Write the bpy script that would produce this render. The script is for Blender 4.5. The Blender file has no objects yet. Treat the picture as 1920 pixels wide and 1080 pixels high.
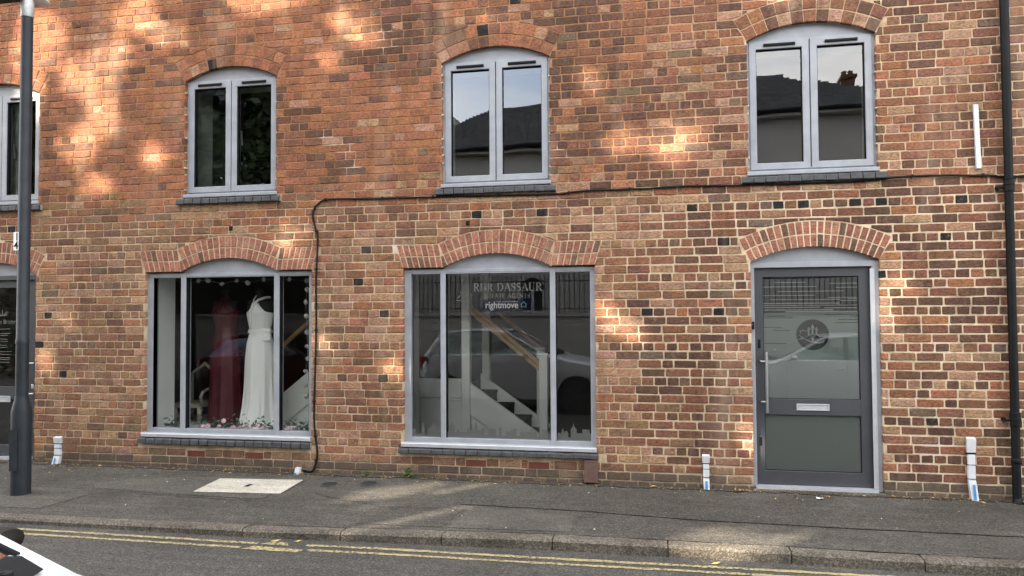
import bpy, bmesh, math, random
import numpy as np
from mathutils import Vector, Matrix, geometry
random.seed(11); RNG = np.random.default_rng(7)
scene = bpy.context.scene
COL = scene.collection
PI = math.pi; rad = math.radians

# ------------------------------------------------------------------ camera, sky, sun, exposure
cam = bpy.data.cameras.new('camera'); camo = bpy.data.objects.new('camera', cam); COL.objects.link(camo)
R_, U_, F_ = (0.981318, 0.192297, -0.006060), (0.011924, -0.029351, 0.999498), (-0.192022, 0.980898, 0.031096)
CAMP = (0.0, -7.5, 1.745)
camo.matrix_world = Matrix(((R_[0], U_[0], -F_[0], CAMP[0]), (R_[1], U_[1], -F_[1], CAMP[1]), (R_[2], U_[2], -F_[2], CAMP[2]), (0, 0, 0, 1)))
cam.sensor_width = 36; cam.lens = 1387 / 1920 * 36; cam.clip_start = 0.05; cam.clip_end = 900
scene.camera = camo

SUN_EL, SUN_H = rad(28), (-0.67, -0.742)          # horizontal direction towards the sun
SUNV = Vector((SUN_H[0] * math.cos(SUN_EL), SUN_H[1] * math.cos(SUN_EL), math.sin(SUN_EL))).normalized()
world = bpy.data.worlds.new('World'); scene.world = world; world.use_nodes = True
nt = world.node_tree; nt.nodes.clear()
def N(t, **k):
    n = nt.nodes.new(t)
    for a, b in k.items(): setattr(n, a, b)
    return n
sky = N('ShaderNodeTexSky', sky_type='NISHITA', sun_disc=False, sun_elevation=SUN_EL,
        sun_rotation=math.atan2(SUN_H[0], SUN_H[1]), air_density=1.0, dust_density=1.2)
tc = N('ShaderNodeTexCoord'); mp = N('ShaderNodeMapping'); mp.inputs['Scale'].default_value = (1.0, 1.0, 2.6)
nz = N('ShaderNodeTexNoise'); nz.inputs['Scale'].default_value = 2.6; nz.inputs['Detail'].default_value = 7; nz.inputs['Roughness'].default_value = .55
cr = N('ShaderNodeValToRGB'); cr.color_ramp.elements[0].position = .38; cr.color_ramp.elements[1].position = .60
bg1 = N('ShaderNodeBackground'); bg1.inputs['Strength'].default_value = .10
bg2 = N('ShaderNodeBackground'); bg2.inputs['Color'].default_value = (1, .955, .90, 1); bg2.inputs['Strength'].default_value = 1.0
mx = N('ShaderNodeMixShader'); wo = N('ShaderNodeOutputWorld')
L_ = nt.links.new
L_(tc.outputs['Generated'], mp.inputs[0]); L_(mp.outputs[0], nz.inputs['Vector']); L_(nz.outputs['Fac'], cr.inputs[0])
L_(cr.outputs[0], mx.inputs[0]); L_(sky.outputs[0], bg1.inputs[0]); L_(bg1.outputs[0], mx.inputs[1]); L_(bg2.outputs[0], mx.inputs[2]); L_(mx.outputs[0], wo.inputs[0])
sun = bpy.data.lights.new('sun', 'SUN'); sun.energy = 3.0; sun.angle = rad(.5); sun.color = (1, .86, .68)
suno = bpy.data.objects.new('sun', sun); COL.objects.link(suno); suno.rotation_euler = SUNV.to_track_quat('Z', 'Y').to_euler()
suno.location = (-20, -22, 25)
scene.view_settings.view_transform = 'Standard'; scene.view_settings.look = 'None'
scene.view_settings.gamma = 1; scene.view_settings.exposure = 2.6; scene.view_settings.use_curve_mapping = False
scene.cycles.use_denoising = True; scene.cycles.max_bounces = 8; scene.cycles.transparent_max_bounces = 16
scene.cycles.diffuse_bounces = 4; scene.cycles.glossy_bounces = 4; scene.cycles.sample_clamp_indirect = 8; scene.cycles.caustics_reflective = False

# ------------------------------------------------------------------ helpers
class MB:
    def __init__(s): s.v = []; s.f = []
    def add(s, vs, fs):
        o = len(s.v); s.v += [tuple(map(float, v)) for v in vs]; s.f += [tuple(i + o for i in f) for f in fs]; return s
    def box(s, x0, x1, y0, y1, z0, z1):
        return s.add([(x0, y0, z0), (x1, y0, z0), (x1, y1, z0), (x0, y1, z0), (x0, y0, z1), (x1, y0, z1), (x1, y1, z1), (x0, y1, z1)],
                     [(0, 3, 2, 1), (4, 5, 6, 7), (0, 1, 5, 4), (1, 2, 6, 5), (2, 3, 7, 6), (3, 0, 4, 7)])
    def bbox(s, x0, x1, y0, y1, z0, z1, b=.004):      # box with chamfered front edges (front = low y)
        return s.add([(x0, y1, z0), (x1, y1, z0), (x1, y1, z1), (x0, y1, z1), (x0, y0 + b, z0), (x1, y0 + b, z0), (x1, y0 + b, z1), (x0, y0 + b, z1),
                      (x0 + b, y0, z0 + b), (x1 - b, y0, z0 + b), (x1 - b, y0, z1 - b), (x0 + b, y0, z1 - b)],
                     [(0, 3, 2, 1), (0, 1, 5, 4), (1, 2, 6, 5), (2, 3, 7, 6), (3, 0, 4, 7), (4, 5, 9, 8), (5, 6, 10, 9), (6, 7, 11, 10), (7, 4, 8, 11), (8, 9, 10, 11)])
    def prism(s, poly, y0, y1):                       # poly in (x,z), anticlockwise seen from -y
        n = len(poly)
        vs = [(x, y0, z) for x, z in poly] + [(x, y1, z) for x, z in poly]
        return s.add(vs, [tuple(range(n)), tuple(range(2 * n - 1, n - 1, -1))] + [(i, i + n, (i + 1) % n + n, (i + 1) % n) for i in range(n)])
    def sheet(s, poly, y): return s.add([(x, y, z) for x, z in poly], [tuple(range(len(poly)))])
    def tube(s, pts, r, n=8, cap=True):
        pts = [Vector(p) for p in pts]; rs = r if hasattr(r, '__len__') else [r] * len(pts); base = len(s.v); pu = None
        for i, p in enumerate(pts):
            t = (pts[min(i + 1, len(pts) - 1)] - pts[max(i - 1, 0)]).normalized()
            if pu is None: pu = t.orthogonal().normalized()
            pu = (pu - t * pu.dot(t)).normalized(); w = t.cross(pu)
            for k in range(n):
                a = 2 * PI * k / n; s.v.append(tuple(p + (pu * math.cos(a) + w * math.sin(a)) * rs[i]))
        for i in range(len(pts) - 1):
            for k in range(n):
                a = base + i * n + k; b = base + i * n + (k + 1) % n; s.f.append((a, b, b + n, a + n))
        if cap:
            s.f.append(tuple(base + k for k in range(n - 1, -1, -1))); e = base + (len(pts) - 1) * n; s.f.append(tuple(e + k for k in range(n)))
        return s
    def lathe(s, prof, c, n=20):                      # prof [(r,z)], axis z
        s.tubez(prof, c, n); return s
    def tubez(s, prof, c, n):
        base = len(s.v)
        for r, z in prof:
            for k in range(n): a = 2 * PI * k / n; s.v.append((c[0] + r * math.cos(a), c[1] + r * math.sin(a), c[2] + z))
        m = len(prof)
        for i in range(m - 1):
            for k in range(n): a = base + i * n + k; b = base + i * n + (k + 1) % n; s.f.append((a, b, b + n, a + n))
        s.f.append(tuple(base + k for k in range(n - 1, -1, -1))); s.f.append(tuple(base + (m - 1) * n + k for k in range(n)))
    def grid(s, P):                                   # P[i][j] points
        m, n = len(P), len(P[0])
        return s.add([p for row in P for p in row], [(i * n + j, i * n + j + 1, (i + 1) * n + j + 1, (i + 1) * n + j) for i in range(m - 1) for j in range(n - 1)])
    def mesh(s, name, mat, off=(0, 0, 0), smooth=False):
        me = bpy.data.meshes.new(name)
        me.from_pydata([(a - off[0], b - off[1], c - off[2]) for a, b, c in s.v], [], s.f); me.update()
        if mat: me.materials.append(mat)
        if smooth:
            me.polygons.foreach_set('use_smooth', [True] * len(me.polygons)); me.set_sharp_from_angle(angle=rad(40))
        return me
OFF = {}
def tag(o, label=None, cat=None, group=None, kind=None):
    for k, v in (('label', label), ('category', cat), ('group', group), ('kind', kind)):
        if v: o[k] = v
    return o
def thing(name, loc, label, cat, group=None):
    o = bpy.data.objects.new(name, None); o.empty_display_size = .1; o.location = loc; COL.objects.link(o); OFF[o] = tuple(loc)
    return tag(o, label, cat, group)
def put(name, mb, mat, parent=None, smooth=False, label=None, cat=None, group=None, kind=None):
    off = OFF.get(parent, (0, 0, 0)); o = bpy.data.objects.new(name, mb.mesh(name, mat, off, smooth)); COL.objects.link(o)
    if parent: o.parent = parent
    OFF[o] = off
    return tag(o, label, cat, group, kind)
def putm(name, me, parent, loc, rot=(0, 0, 0), scl=(1, 1, 1)):
    off = OFF.get(parent, (0, 0, 0)); o = bpy.data.objects.new(name, me); COL.objects.link(o); o.parent = parent
    o.location = [a - b for a, b in zip(loc, off)]; o.rotation_euler = rot; o.scale = scl; return o

class Mat:
    def __init__(s, name):
        s.m = bpy.data.materials.new(name); s.m.use_nodes = True; s.t = s.m.node_tree; s.t.nodes.clear()
        s.out = s.t.nodes.new('ShaderNodeOutputMaterial'); s.tcn = None
    def n(s, t, ins=None, **k):
        n = s.t.nodes.new(t)
        for a, b in k.items(): setattr(n, a, b)
        for a, b in (ins or {}).items():
            if hasattr(b, 'node'): s.t.links.new(b, n.inputs[a])
            else: n.inputs[a].default_value = b
        return n
    def co(s, which='Object'):
        if not s.tcn: s.tcn = s.n('ShaderNodeTexCoord')
        return s.tcn.outputs[which]
    def pos(s): return s.n('ShaderNodeNewGeometry').outputs['Position']
    def noise(s, scale, detail=4, rough=.55, vec=None, out='Fac'):
        return s.n('ShaderNodeTexNoise', {'Vector': vec or s.pos(), 'Scale': scale, 'Detail': detail, 'Roughness': rough}).outputs[out]
    def ramp(s, fac, a, b, ca=(0, 0, 0, 1), cb=(1, 1, 1, 1)):
        r = s.n('ShaderNodeValToRGB', {'Fac': fac}); e = r.color_ramp.elements
        e[0].position, e[1].position, e[0].color, e[1].color = a, b, ca, cb; return r.outputs[0]
    def mix(s, fac, a, b, mode='MIX'):
        n = s.n('ShaderNodeMix', data_type='RGBA', blend_type=mode)
        for i, v in ((0, fac), (6, a), (7, b)):
            if hasattr(v, 'node'): s.t.links.new(v, n.inputs[i])
            else: n.inputs[i].default_value = v if i == 0 else (tuple(v) + (1,))[:4]
        return n.outputs[2]
    def math(s, op, a, b=0.):
        n = s.n('ShaderNodeMath', operation=op)
        for i, v in ((0, a), (1, b)):
            if hasattr(v, 'node'): s.t.links.new(v, n.inputs[i])
            else: n.inputs[i].default_value = v
        return n.outputs[0]
    def bump(s, h, strength=.3, dist=.01, nrm=None):
        return s.n('ShaderNodeBump', dict({'Height': h, 'Strength': strength, 'Distance': dist}, **({'Normal': nrm} if nrm else {}))).outputs[0]
    def bsdf(s, col, rough=.8, nrm=None, metal=0., spec=.5, **kw):
        ins = {'Base Color': col if hasattr(col, 'node') else tuple(col) + (1,), 'Roughness': rough, 'Metallic': metal, 'Specular IOR Level': spec}
        if nrm: ins['Normal'] = nrm
        ins.update(kw)
        b = s.n('ShaderNodeBsdfPrincipled', ins); s.t.links.new(b.outputs[0], s.out.inputs[0]); s.b = b; return s.m
def plain(name, col, rough=.6, metal=0., var=.15, scale=9., bump=0., spec=.5, **kw):
    m = Mat(name); c = m.mix(m.ramp(m.noise(scale, 5), .3, .7), [x * (1 - var) for x in col], [min(1, x * (1 + var)) for x in col])
    nr = m.bump(m.noise(scale * 12, 3), bump, .003) if bump else None
    return m.bsdf(c, rough, nr, metal, spec, **kw)

# ------------------------------------------------------------------ materials
def brick_material():
    m = Mat('brick'); at = m.n('ShaderNodeAttribute', attribute_type='GEOMETRY', attribute_name='brick_col').outputs['Color']
    oi = m.n('ShaderNodeObjectInfo').outputs['Color']
    base = m.mix(1., at, oi, 'ADD'); p = m.pos()
    mp_ = m.n('ShaderNodeMapping', {'Vector': p, 'Scale': (1, 1, 2.2)}).outputs[0]
    c = m.mix(m.ramp(m.noise(34, 6, .68, mp_), .34, .66), m.mix(1., base, (.34, .32, .31), 'MULTIPLY'), m.mix(1., base, (1.22, 1.22, 1.22), 'MULTIPLY'))
    c = m.mix(m.math('MULTIPLY', m.ramp(m.noise(7, 6, .72, mp_), .50, .68), .66), c, (.055, .040, .034))
    c = m.mix(m.math('MULTIPLY', m.ramp(m.noise(11, 7, .78), .56, .70), .5), c, (.40, .26, .175))
    c = m.mix(m.math('MULTIPLY', m.ramp(m.noise(1.1, 3, .5), .45, .72), .30), c, m.mix(1., c, (.62, .58, .56), 'MULTIPLY'))
    c = m.mix(m.ramp(m.noise(95, 2, .5), .70, .74), c, (.07, .045, .035))
    mv = m.n('ShaderNodeMapping', {'Vector': p, 'Scale': (3.2, 1, .45)}).outputs[0]
    c = m.mix(m.math('MULTIPLY', m.ramp(m.noise(1.5, 6, .7, mv), .52, .70), .5), c, m.mix(1., c, (.46, .43, .42), 'MULTIPLY'))
    c = m.mix(m.math('MULTIPLY', m.ramp(m.noise(.8, 5, .6, mv), .55, .72), .28), c, (.50, .36, .25))
    sz = m.n('ShaderNodeSeparateXYZ', {'Vector': p}).outputs[2]
    d = m.math('ADD', sz, m.math('MULTIPLY', m.noise(5, 4), .22))
    c = m.mix(m.ramp(d, .12, .34, (.72, .72, .72, 1), (0, 0, 0, 1)), c, (.085, .070, .055))
    h = m.math('ADD', m.math('MULTIPLY', m.noise(120, 4, .7), .5), m.noise(28, 4, .6))
    return m.bsdf(c, .92, m.bump(h, .75, .006), spec=.2)
def mortar_material():
    m = Mat('mortar'); p = m.pos(); xyz = m.n('ShaderNodeSeparateXYZ', {'Vector': p})
    zc = m.math('ADD', xyz.outputs[2], m.math('MULTIPLY', m.noise(2, 3), .25))
    up = m.ramp(m.math('MULTIPLY', zc, .2), .57, .66)
    xr = m.ramp(m.math('ADD', m.math('MULTIPLY', xyz.outputs[0], .1), m.math('ADD', .5, m.math('MULTIPLY', m.noise(.9, 3), .08))), .50, .68)
    lo = m.mix(xr, (.68, .53, .36), (.82, .67, .48)); hi = m.mix(xr, (.40, .215, .115), (.64, .475, .315))
    c = m.mix(up, lo, hi); c = m.mix(m.ramp(m.noise(30, 5, .7), .25, .75), m.mix(1., c, (.6, .58, .56), 'MULTIPLY'), c)
    c = m.mix(m.math('MULTIPLY', m.ramp(m.noise(3, 6, .7), .48, .68), .75), c, m.mix(1., c, (.42, .35, .30), 'MULTIPLY'))
    mv = m.n('ShaderNodeMapping', {'Vector': p, 'Scale': (3.2, 1, .45)}).outputs[0]
    c = m.mix(m.math('MULTIPLY', m.ramp(m.noise(1.5, 6, .7, mv), .52, .70), .5), c, m.mix(1., c, (.46, .43, .42), 'MULTIPLY'))
    c = m.mix(m.math('MULTIPLY', m.ramp(m.noise(1.3, 4, .6), .60, .68), .7), c, (.66, .60, .52))
    d = m.math('ADD', xyz.outputs[2], m.math('MULTIPLY', m.noise(5, 4), .2))
    c = m.mix(m.ramp(d, .1, .26, (.85, .85, .85, 1), (0, 0, 0, 1)), c, (.11, .09, .065))
    return m.bsdf(c, .95, m.bump(m.noise(90, 5, .7), .8, .006), spec=.15)
def asphalt(name, a, b, chips=.5, stain=.4):
    m = Mat(name); c = m.mix(m.ramp(m.noise(1.6, 5, .6), .3, .7), a, b)
    v = m.n('ShaderNodeTexVoronoi', {'Vector': m.pos(), 'Scale': 95.}); cc = m.n('ShaderNodeSeparateColor', {'Color': v.outputs['Color']}).outputs[0]
    c = m.mix(m.math('MULTIPLY', m.ramp(cc, .72, .95), chips), c, (.27, .25, .22))
    c = m.mix(m.math('MULTIPLY', m.ramp(cc, .3, .05), chips), c, (.018, .018, .018))
    c = m.mix(m.math('MULTIPLY', m.ramp(m.noise(.55, 6, .65), .46, .66), stain), c, m.mix(1., c, (.55, .54, .52), 'MULTIPLY'))
    mm = m.n('ShaderNodeMapping', {'Vector': m.pos(), 'Scale': (.5, 3.2, 1)}).outputs[0]
    c = m.mix(m.math('MULTIPLY', m.ramp(m.noise(3.2, 6, .65, mm), .47, .66), .55), c, m.mix(1., c, (1.55, 1.5, 1.42), 'MULTIPLY'))
    c = m.mix(m.ramp(m.noise(160, 2, .5), .72, .75), c, (.36, .33, .28))
    v2 = m.n('ShaderNodeTexVoronoi', {'Vector': m.pos(), 'Scale': 4.2})
    c = m.mix(m.math('MULTIPLY', m.ramp(v2.outputs['Distance'], .075, .06), m.math('MULTIPLY', chips, .8)), c, m.mix(1., c, (1.9, 1.85, 1.75), 'MULTIPLY'))
    c = m.mix(m.math('MULTIPLY', m.ramp(m.noise(5, 6, .75), .55, .68), stain * .8), c, m.mix(1., c, (.5, .48, .45), 'MULTIPLY'))
    h = m.math('ADD', v.outputs['Distance'], m.noise(40, 4))
    return m.bsdf(c, .88, m.bump(h, .55, .008), spec=.3)
def glass(name, lo=.10, k=2.2, tint=(.86, .93, .9), wav=.0, wscale=1.3):
    m = Mat(name); fr = m.n('ShaderNodeFresnel', {'IOR': 1.5}).outputs[0]
    fac = m.math('MINIMUM', m.math('ADD', m.math('MULTIPLY', fr, k), lo), 1.)
    tr = m.n('ShaderNodeBsdfTransparent', {'Color': tint + (1,)}); gi = {'Color': (.95, .97, 1, 1), 'Roughness': 0.}
    if wav: gi['Normal'] = m.bump(m.noise(wscale, 1.5, .4), wav, .02)
    gl = m.n('ShaderNodeBsdfGlossy', gi); ms = m.n('ShaderNodeMixShader', {0: fac, 1: tr.outputs[0], 2: gl.outputs[0]})
    m.t.links.new(ms.outputs[0], m.out.inputs[0]); return m.m
def film(name, col, tr):                              # etched or printed film on glass: part lets the light through
    m = Mat(name); d = m.n('ShaderNodeBsdfDiffuse', {'Color': col + (1,)}); t = m.n('ShaderNodeBsdfTranslucent', {'Color': col + (1,)})
    a = m.n('ShaderNodeMixShader', {0: .35, 1: d.outputs[0], 2: t.outputs[0]}); x = m.n('ShaderNodeBsdfTransparent', {'Color': (.9, .93, .91, 1)})
    ms = m.n('ShaderNodeMixShader', {0: tr, 1: a.outputs[0], 2: x.outputs[0]}); m.t.links.new(ms.outputs[0], m.out.inputs[0]); return m.m
M = dict(
    brick=brick_material(), mortar=mortar_material(),
    pave=asphalt('pavement_asphalt', (.044, .042, .037), (.070, .066, .058), .6, .7), road=asphalt('road_asphalt', (.041, .040, .037), (.063, .061, .056), .6, .5),
    patch_a=asphalt('pale_patch_asphalt', (.064, .061, .054), (.086, .082, .072), .45, .5), patch_b=asphalt('dark_patch_asphalt', (.041, .039, .034), (.060, .056, .049), .55, .5),
    soil=asphalt('soil', (.030, .024, .017), (.060, .048, .034), .6, .6), kerb=asphalt('kerb_stone', (.088, .078, .064), (.140, .125, .102), .6, .75), cover=asphalt('cover_concrete', (.42, .40, .35), (.52, .50, .44), .25, .3),
    frame=plain('grey_frame', (.285, .30, .33), .42, 0, .13, 6, spec=.5), frame_dk=plain('anthracite', (.046, .049, .056), .45, 0, .1, 5),
    seal=plain('black_seal', (.010, .010, .011), .8, spec=.15), sillbrick=plain('blue_brick', (.038, .040, .045), .6, 0, .45, 17, .5),
    sillmortar=plain('sill_mortar', (.33, .29, .2), .95, 0, .4, 25, .4), steel=plain('steel', (.55, .55, .55), .28, 1., .05), alu=plain('aluminium', (.50, .52, .55), .42, .4, .06, 14),
    glass=glass('shop_glass', .0, 2.0, (.99, 1, .99), wav=.05), glass_b=glass('dress_window_glass', .0, .55, (.99, 1, .99), wav=.05), glass_up=glass('upper_glass', .03, 2.2, (.86, .9, .88), wav=.26, wscale=1.1), glass_dr=glass('door_glass', .05, 2.0, wav=.05),
    frost=film('frosted_film', (.62, .64, .62), .06), frostclear=film('clear_slot', (.035, .036, .032), .45), etch_dim=film('script_lettering', (.42, .42, .40), .35), etch=film('etched_lettering', (.80, .80, .76), .12),
    navy=film('navy_vinyl', (.010, .015, .050), .0), white_vinyl=plain('white_vinyl', (.85, .86, .86), .5, 0, .02), aqua_vinyl=plain('aqua_vinyl', (.35, .75, .75), .5, 0, .02), skyl=film('skyline_film', (.74, .78, .74), .15),
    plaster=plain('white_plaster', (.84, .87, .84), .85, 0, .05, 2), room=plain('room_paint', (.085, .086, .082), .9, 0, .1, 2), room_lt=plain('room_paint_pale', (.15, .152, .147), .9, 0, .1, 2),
    carpet=plain('carpet', (.06, .058, .055), .95, 0, .2, 60), joinery=plain('white_joinery', (.86, .88, .82), .5, 0, .04, 3), oak=plain('oak', (.42, .25, .10), .45, 0, .2, 12), tread=plain('dark_tread', (.045, .042, .042), .8, 0, .2, 30),
    lampblue=plain('lamp_paint', (.020, .025, .031), .5, 0, .25, 6, .1, .3), galv=plain('galvanised', (.42, .43, .43), .5, .5, .15, 20), black=plain('black_plastic', (.006, .0065, .0075), .55, 0, .3, 7, .1, .18),
    whitepl=plain('white_plastic', (.60, .62, .64), .5, 0, .08, 11), bluepl=plain('blue_marker', (.05, .22, .48), .6, 0, .2, 40), brownmt=plain('brown_metal', (.115, .065, .052), .6, 0, .25, 14, .3),
    airbrick=plain('air_brick', (.17, .055, .035), .85, 0, .2, 20, .3), yellow=None, dark=plain('dark_void', (.006, .006, .006), .9),
    satin=plain('ivory_satin', (.90, .92, .88), .42, 0, .02, 2, 0, .5, **{'Sheen Weight': .3}), red=plain('burgundy_satin', (.075, .004, .010), .45, 0, .1, 3), form=plain('black_form', (.012, .012, .012), .8),
    ivy=plain('ivy_leaf', (.085, .14, .10), .6, 0, .4, 30), pink=plain('pink_petal', (.80, .62, .68), .7, 0, .2, 40), pompom=plain('white_petal', (.6, .6, .56), .9, 0, .15, 40), chairw=plain('cream_paint', (.4, .36, .28), .5),
    leaf=plain('tree_leaf', (.042, .066, .024), .6, 0, .45, 1.5), bark=plain('bark', (.09, .07, .05), .95, 0, .4, 8, .8), weed=plain('weed_leaf', (.07, .12, .04), .7, 0, .3, 20), litter=plain('dead_leaf', (.34, .22, .09), .8, 0, .5, 33), litter_y=plain('yellow_leaf', (.55, .40, .10), .75, 0, .3, 33), paper=plain('paper_scrap', (.7, .68, .62), .8),
    render=plain('grey_render', (.42, .40, .375), .9, 0, .12, .8, .2), render2=plain('cream_render', (.40, .385, .35), .9, 0, .1, .8, .2), iron=plain('iron', (.012, .012, .012), .5), slate=plain('slate', (.085, .086, .092), .6, 0, .8, 11, .5), chim=plain('chimney_brick', (.11, .055, .04), .9, 0, .4, 9, .4), pot=plain('chimney_pot', (.16, .09, .06), .85),
    silver=plain('silver_paint', (.74, .76, .78), .25, .15, .02, 1, 0, .5, **{'Coat Weight': .6}), whitecar=plain('white_paint', (.70, .71, .71), .28, 0, .02, 1, 0, .5, **{'Coat Weight': .6}), redcar=plain('red_paint', (.10, .004, .007), .25, 0, .03, 1, 0, .5, **{'Coat Weight': .6}),
    carglass=None, tyre=plain('tyre', (.02, .02, .02), .85), rim=plain('rim', (.22, .22, .22), .35, .8), redlamp=plain('tail_lamp', (.35, .01, .01), .2), lamplens=plain('head_lamp', (.6, .62, .63), .15, .3), carin=plain('car_interior', (.03, .026, .024), .8, 0, .2, 12), brownpl=plain('mirror_plastic', (.014, .011, .010), .6, 0, .2, 9, spec=.2), ground=plain('garden_ground', (.08, .085, .05), .95, 0, .3, .7))
def yellow_material():
    m = Mat('yellow_paint'); c = m.mix(m.ramp(m.noise(9, 5, .7), .35, .7), (.36, .29, .125), (.47, .39, .19))
    pr = m.n('ShaderNodeMix', data_type='FLOAT'); wear = m.ramp(m.noise(38, 6, .75), .47, .55)
    big = m.ramp(m.noise(2.3, 3), .25, .55)
    c = m.mix(m.math('MULTIPLY', wear, big), c, (.075, .074, .07)); return m.bsdf(c, .8, m.bump(m.noise(90, 4), .5, .005))
M['yellow'] = yellow_material()
M['carglass'] = glass('car_glass', .0, 1.1, (.55, .66, .60))

# ------------------------------------------------------------------ openings in the brickwork (metres, wall face at y = 0)
YF = .055                                             # face of the window frames
class Opening: pass
def op(kind, x0, x1, z0, zs, zc, k0=None, k1=None):
    o = Opening(); o.kind, o.x0, o.x1, o.z0, o.zs, o.zc = kind, x0, x1, z0, zs, zc
    o.k0, o.k1 = (k0, k1) if k0 is not None else (x0, x1)
    a = (o.k1 - o.k0) / 2; r = zc - zs; o.cx = (o.k0 + o.k1) / 2; o.R = (a * a + r * r) / (2 * r); o.cz = zc - o.R; o.th = math.asin(a / o.R)
    o.t = .243; o.knee = k0 is not None; s = (o.R + o.t) / o.R
    if o.knee: o.ex0, o.ex1, o.ez = x0 - .075, x1 + .07, zs + .243
    else: o.ex0, o.ex1, o.ez = o.cx - a * s, o.cx + a * s, o.cz + (o.R + o.t) * math.cos(o.th)
    return o
UP = [op('window', -8.325, -7.196, 3.045, 4.382, 4.525), op('window', -5.26, -4.124, 3.045, 4.382, 4.525), op('window', -2.217, -1.063, 3.045, 4.38, 4.525), op('window', .895, 2.072, 3.045, 4.38, 4.53)]
G1 = op('shop', -5.75, -3.70, .345, 2.21, 2.358, -5.296, -4.118); G2 = op('shop', -2.65, -.614, .32, 2.205, 2.347, -2.214, -1.062)
DR = op('door', .90, 2.065, .0, 2.207, 2.347); D0 = op('door', -8.37, -7.206, .0, 2.215, 2.36)
OPS = UP + [G1, G2, DR, D0]
def arc(o, r, n=14, a0=None, a1=None):
    a0 = -o.th if a0 is None else a0; a1 = o.th if a1 is None else a1
    return [(o.cx + r * math.sin(a0 + (a1 - a0) * i / n), o.cz + r * math.cos(a0 + (a1 - a0) * i / n)) for i in range(n + 1)]
def outline(o, g=0.):                                 # hole outline, grown by g; anticlockwise seen from the street
    top = [(x, z + g) for x, z in arc(o, o.R)][::-1]
    if o.knee: top = [(o.x1 + g, o.zs + g)] + top + [(o.x0 - g, o.zs + g)]
    else: top[0] = (o.x1 + g, top[0][1]); top[-1] = (o.x0 - g, top[-1][1])
    return [(o.x0 - g, o.z0 - g), (o.x1 + g, o.z0 - g)] + top
def ext_top(o, x):                                    # top of the brick arch above x
    if x < o.ex0 or x > o.ex1: return -9
    Re = o.R + o.t; zz = o.cz + math.sqrt(max(0, Re * Re - (x - o.cx) ** 2))
    return max(zz, o.ez) if o.knee else zz
def holed(rect, holes, y):                            # sheet with holes
    x0, x1, z0, z1 = rect; pts = [(x0, z0), (x1, z0), (x1, z1), (x0, z1)]; ed = [(0, 1), (1, 2), (2, 3), (3, 0)]
    for h in holes:
        b = len(pts); pts += h; ed += [(b + i, b + (i + 1) % len(h)) for i in range(len(h))]
    vs, _, fs, *_r = geometry.delaunay_2d_cdt([Vector(q) for q in pts], ed, [], 0, 1e-5)
    def inside(c, h):
        r = False
        for i in range(len(h)):
            (ax, az), (bx, bz) = h[i], h[i - 1]
            if (az > c[1]) != (bz > c[1]) and c[0] < (bx - ax) * (c[1] - az) / (bz - az) + ax: r = not r
        return r
    keep = []
    for f in fs:
        c = sum((vs[i] for i in f), Vector((0, 0))) / len(f)
        if x0 < c.x < x1 and not any(inside(c, h) for h in holes): keep.append(tuple(f))
    return MB().add([(v.x, y, v.y) for v in vs], keep)

# ------------------------------------------------------------------ the brick building
bld = thing('brick_building', (-2.5, 0, 0), 'long two storey red brick building with arched grey windows and shopfronts', 'building')
WX0, WX1, WZ1 = -10.6, 5.6, 6.25
mort = holed((WX0, WX1, -.15, WZ1), [outline(o, .004) for o in OPS], .0035)
for o in OPS:                                         # reveals
    h = outline(o, .004)
    for i in range(len(h)):
        a, b = h[i], h[(i + 1) % len(h)]; mort.add([(a[0], .0035, a[1]), (b[0], .0035, b[1]), (b[0], .14, b[1]), (a[0], .14, a[1])], [(0, 1, 2, 3)])
mort.add([(WX0, .006, WZ1), (WX1, .006, WZ1), (WX1, .5, WZ1), (WX0, .5, WZ1)], [(0, 1, 2, 3)])
wall = put('wall', mort, M['mortar'], bld)

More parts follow.
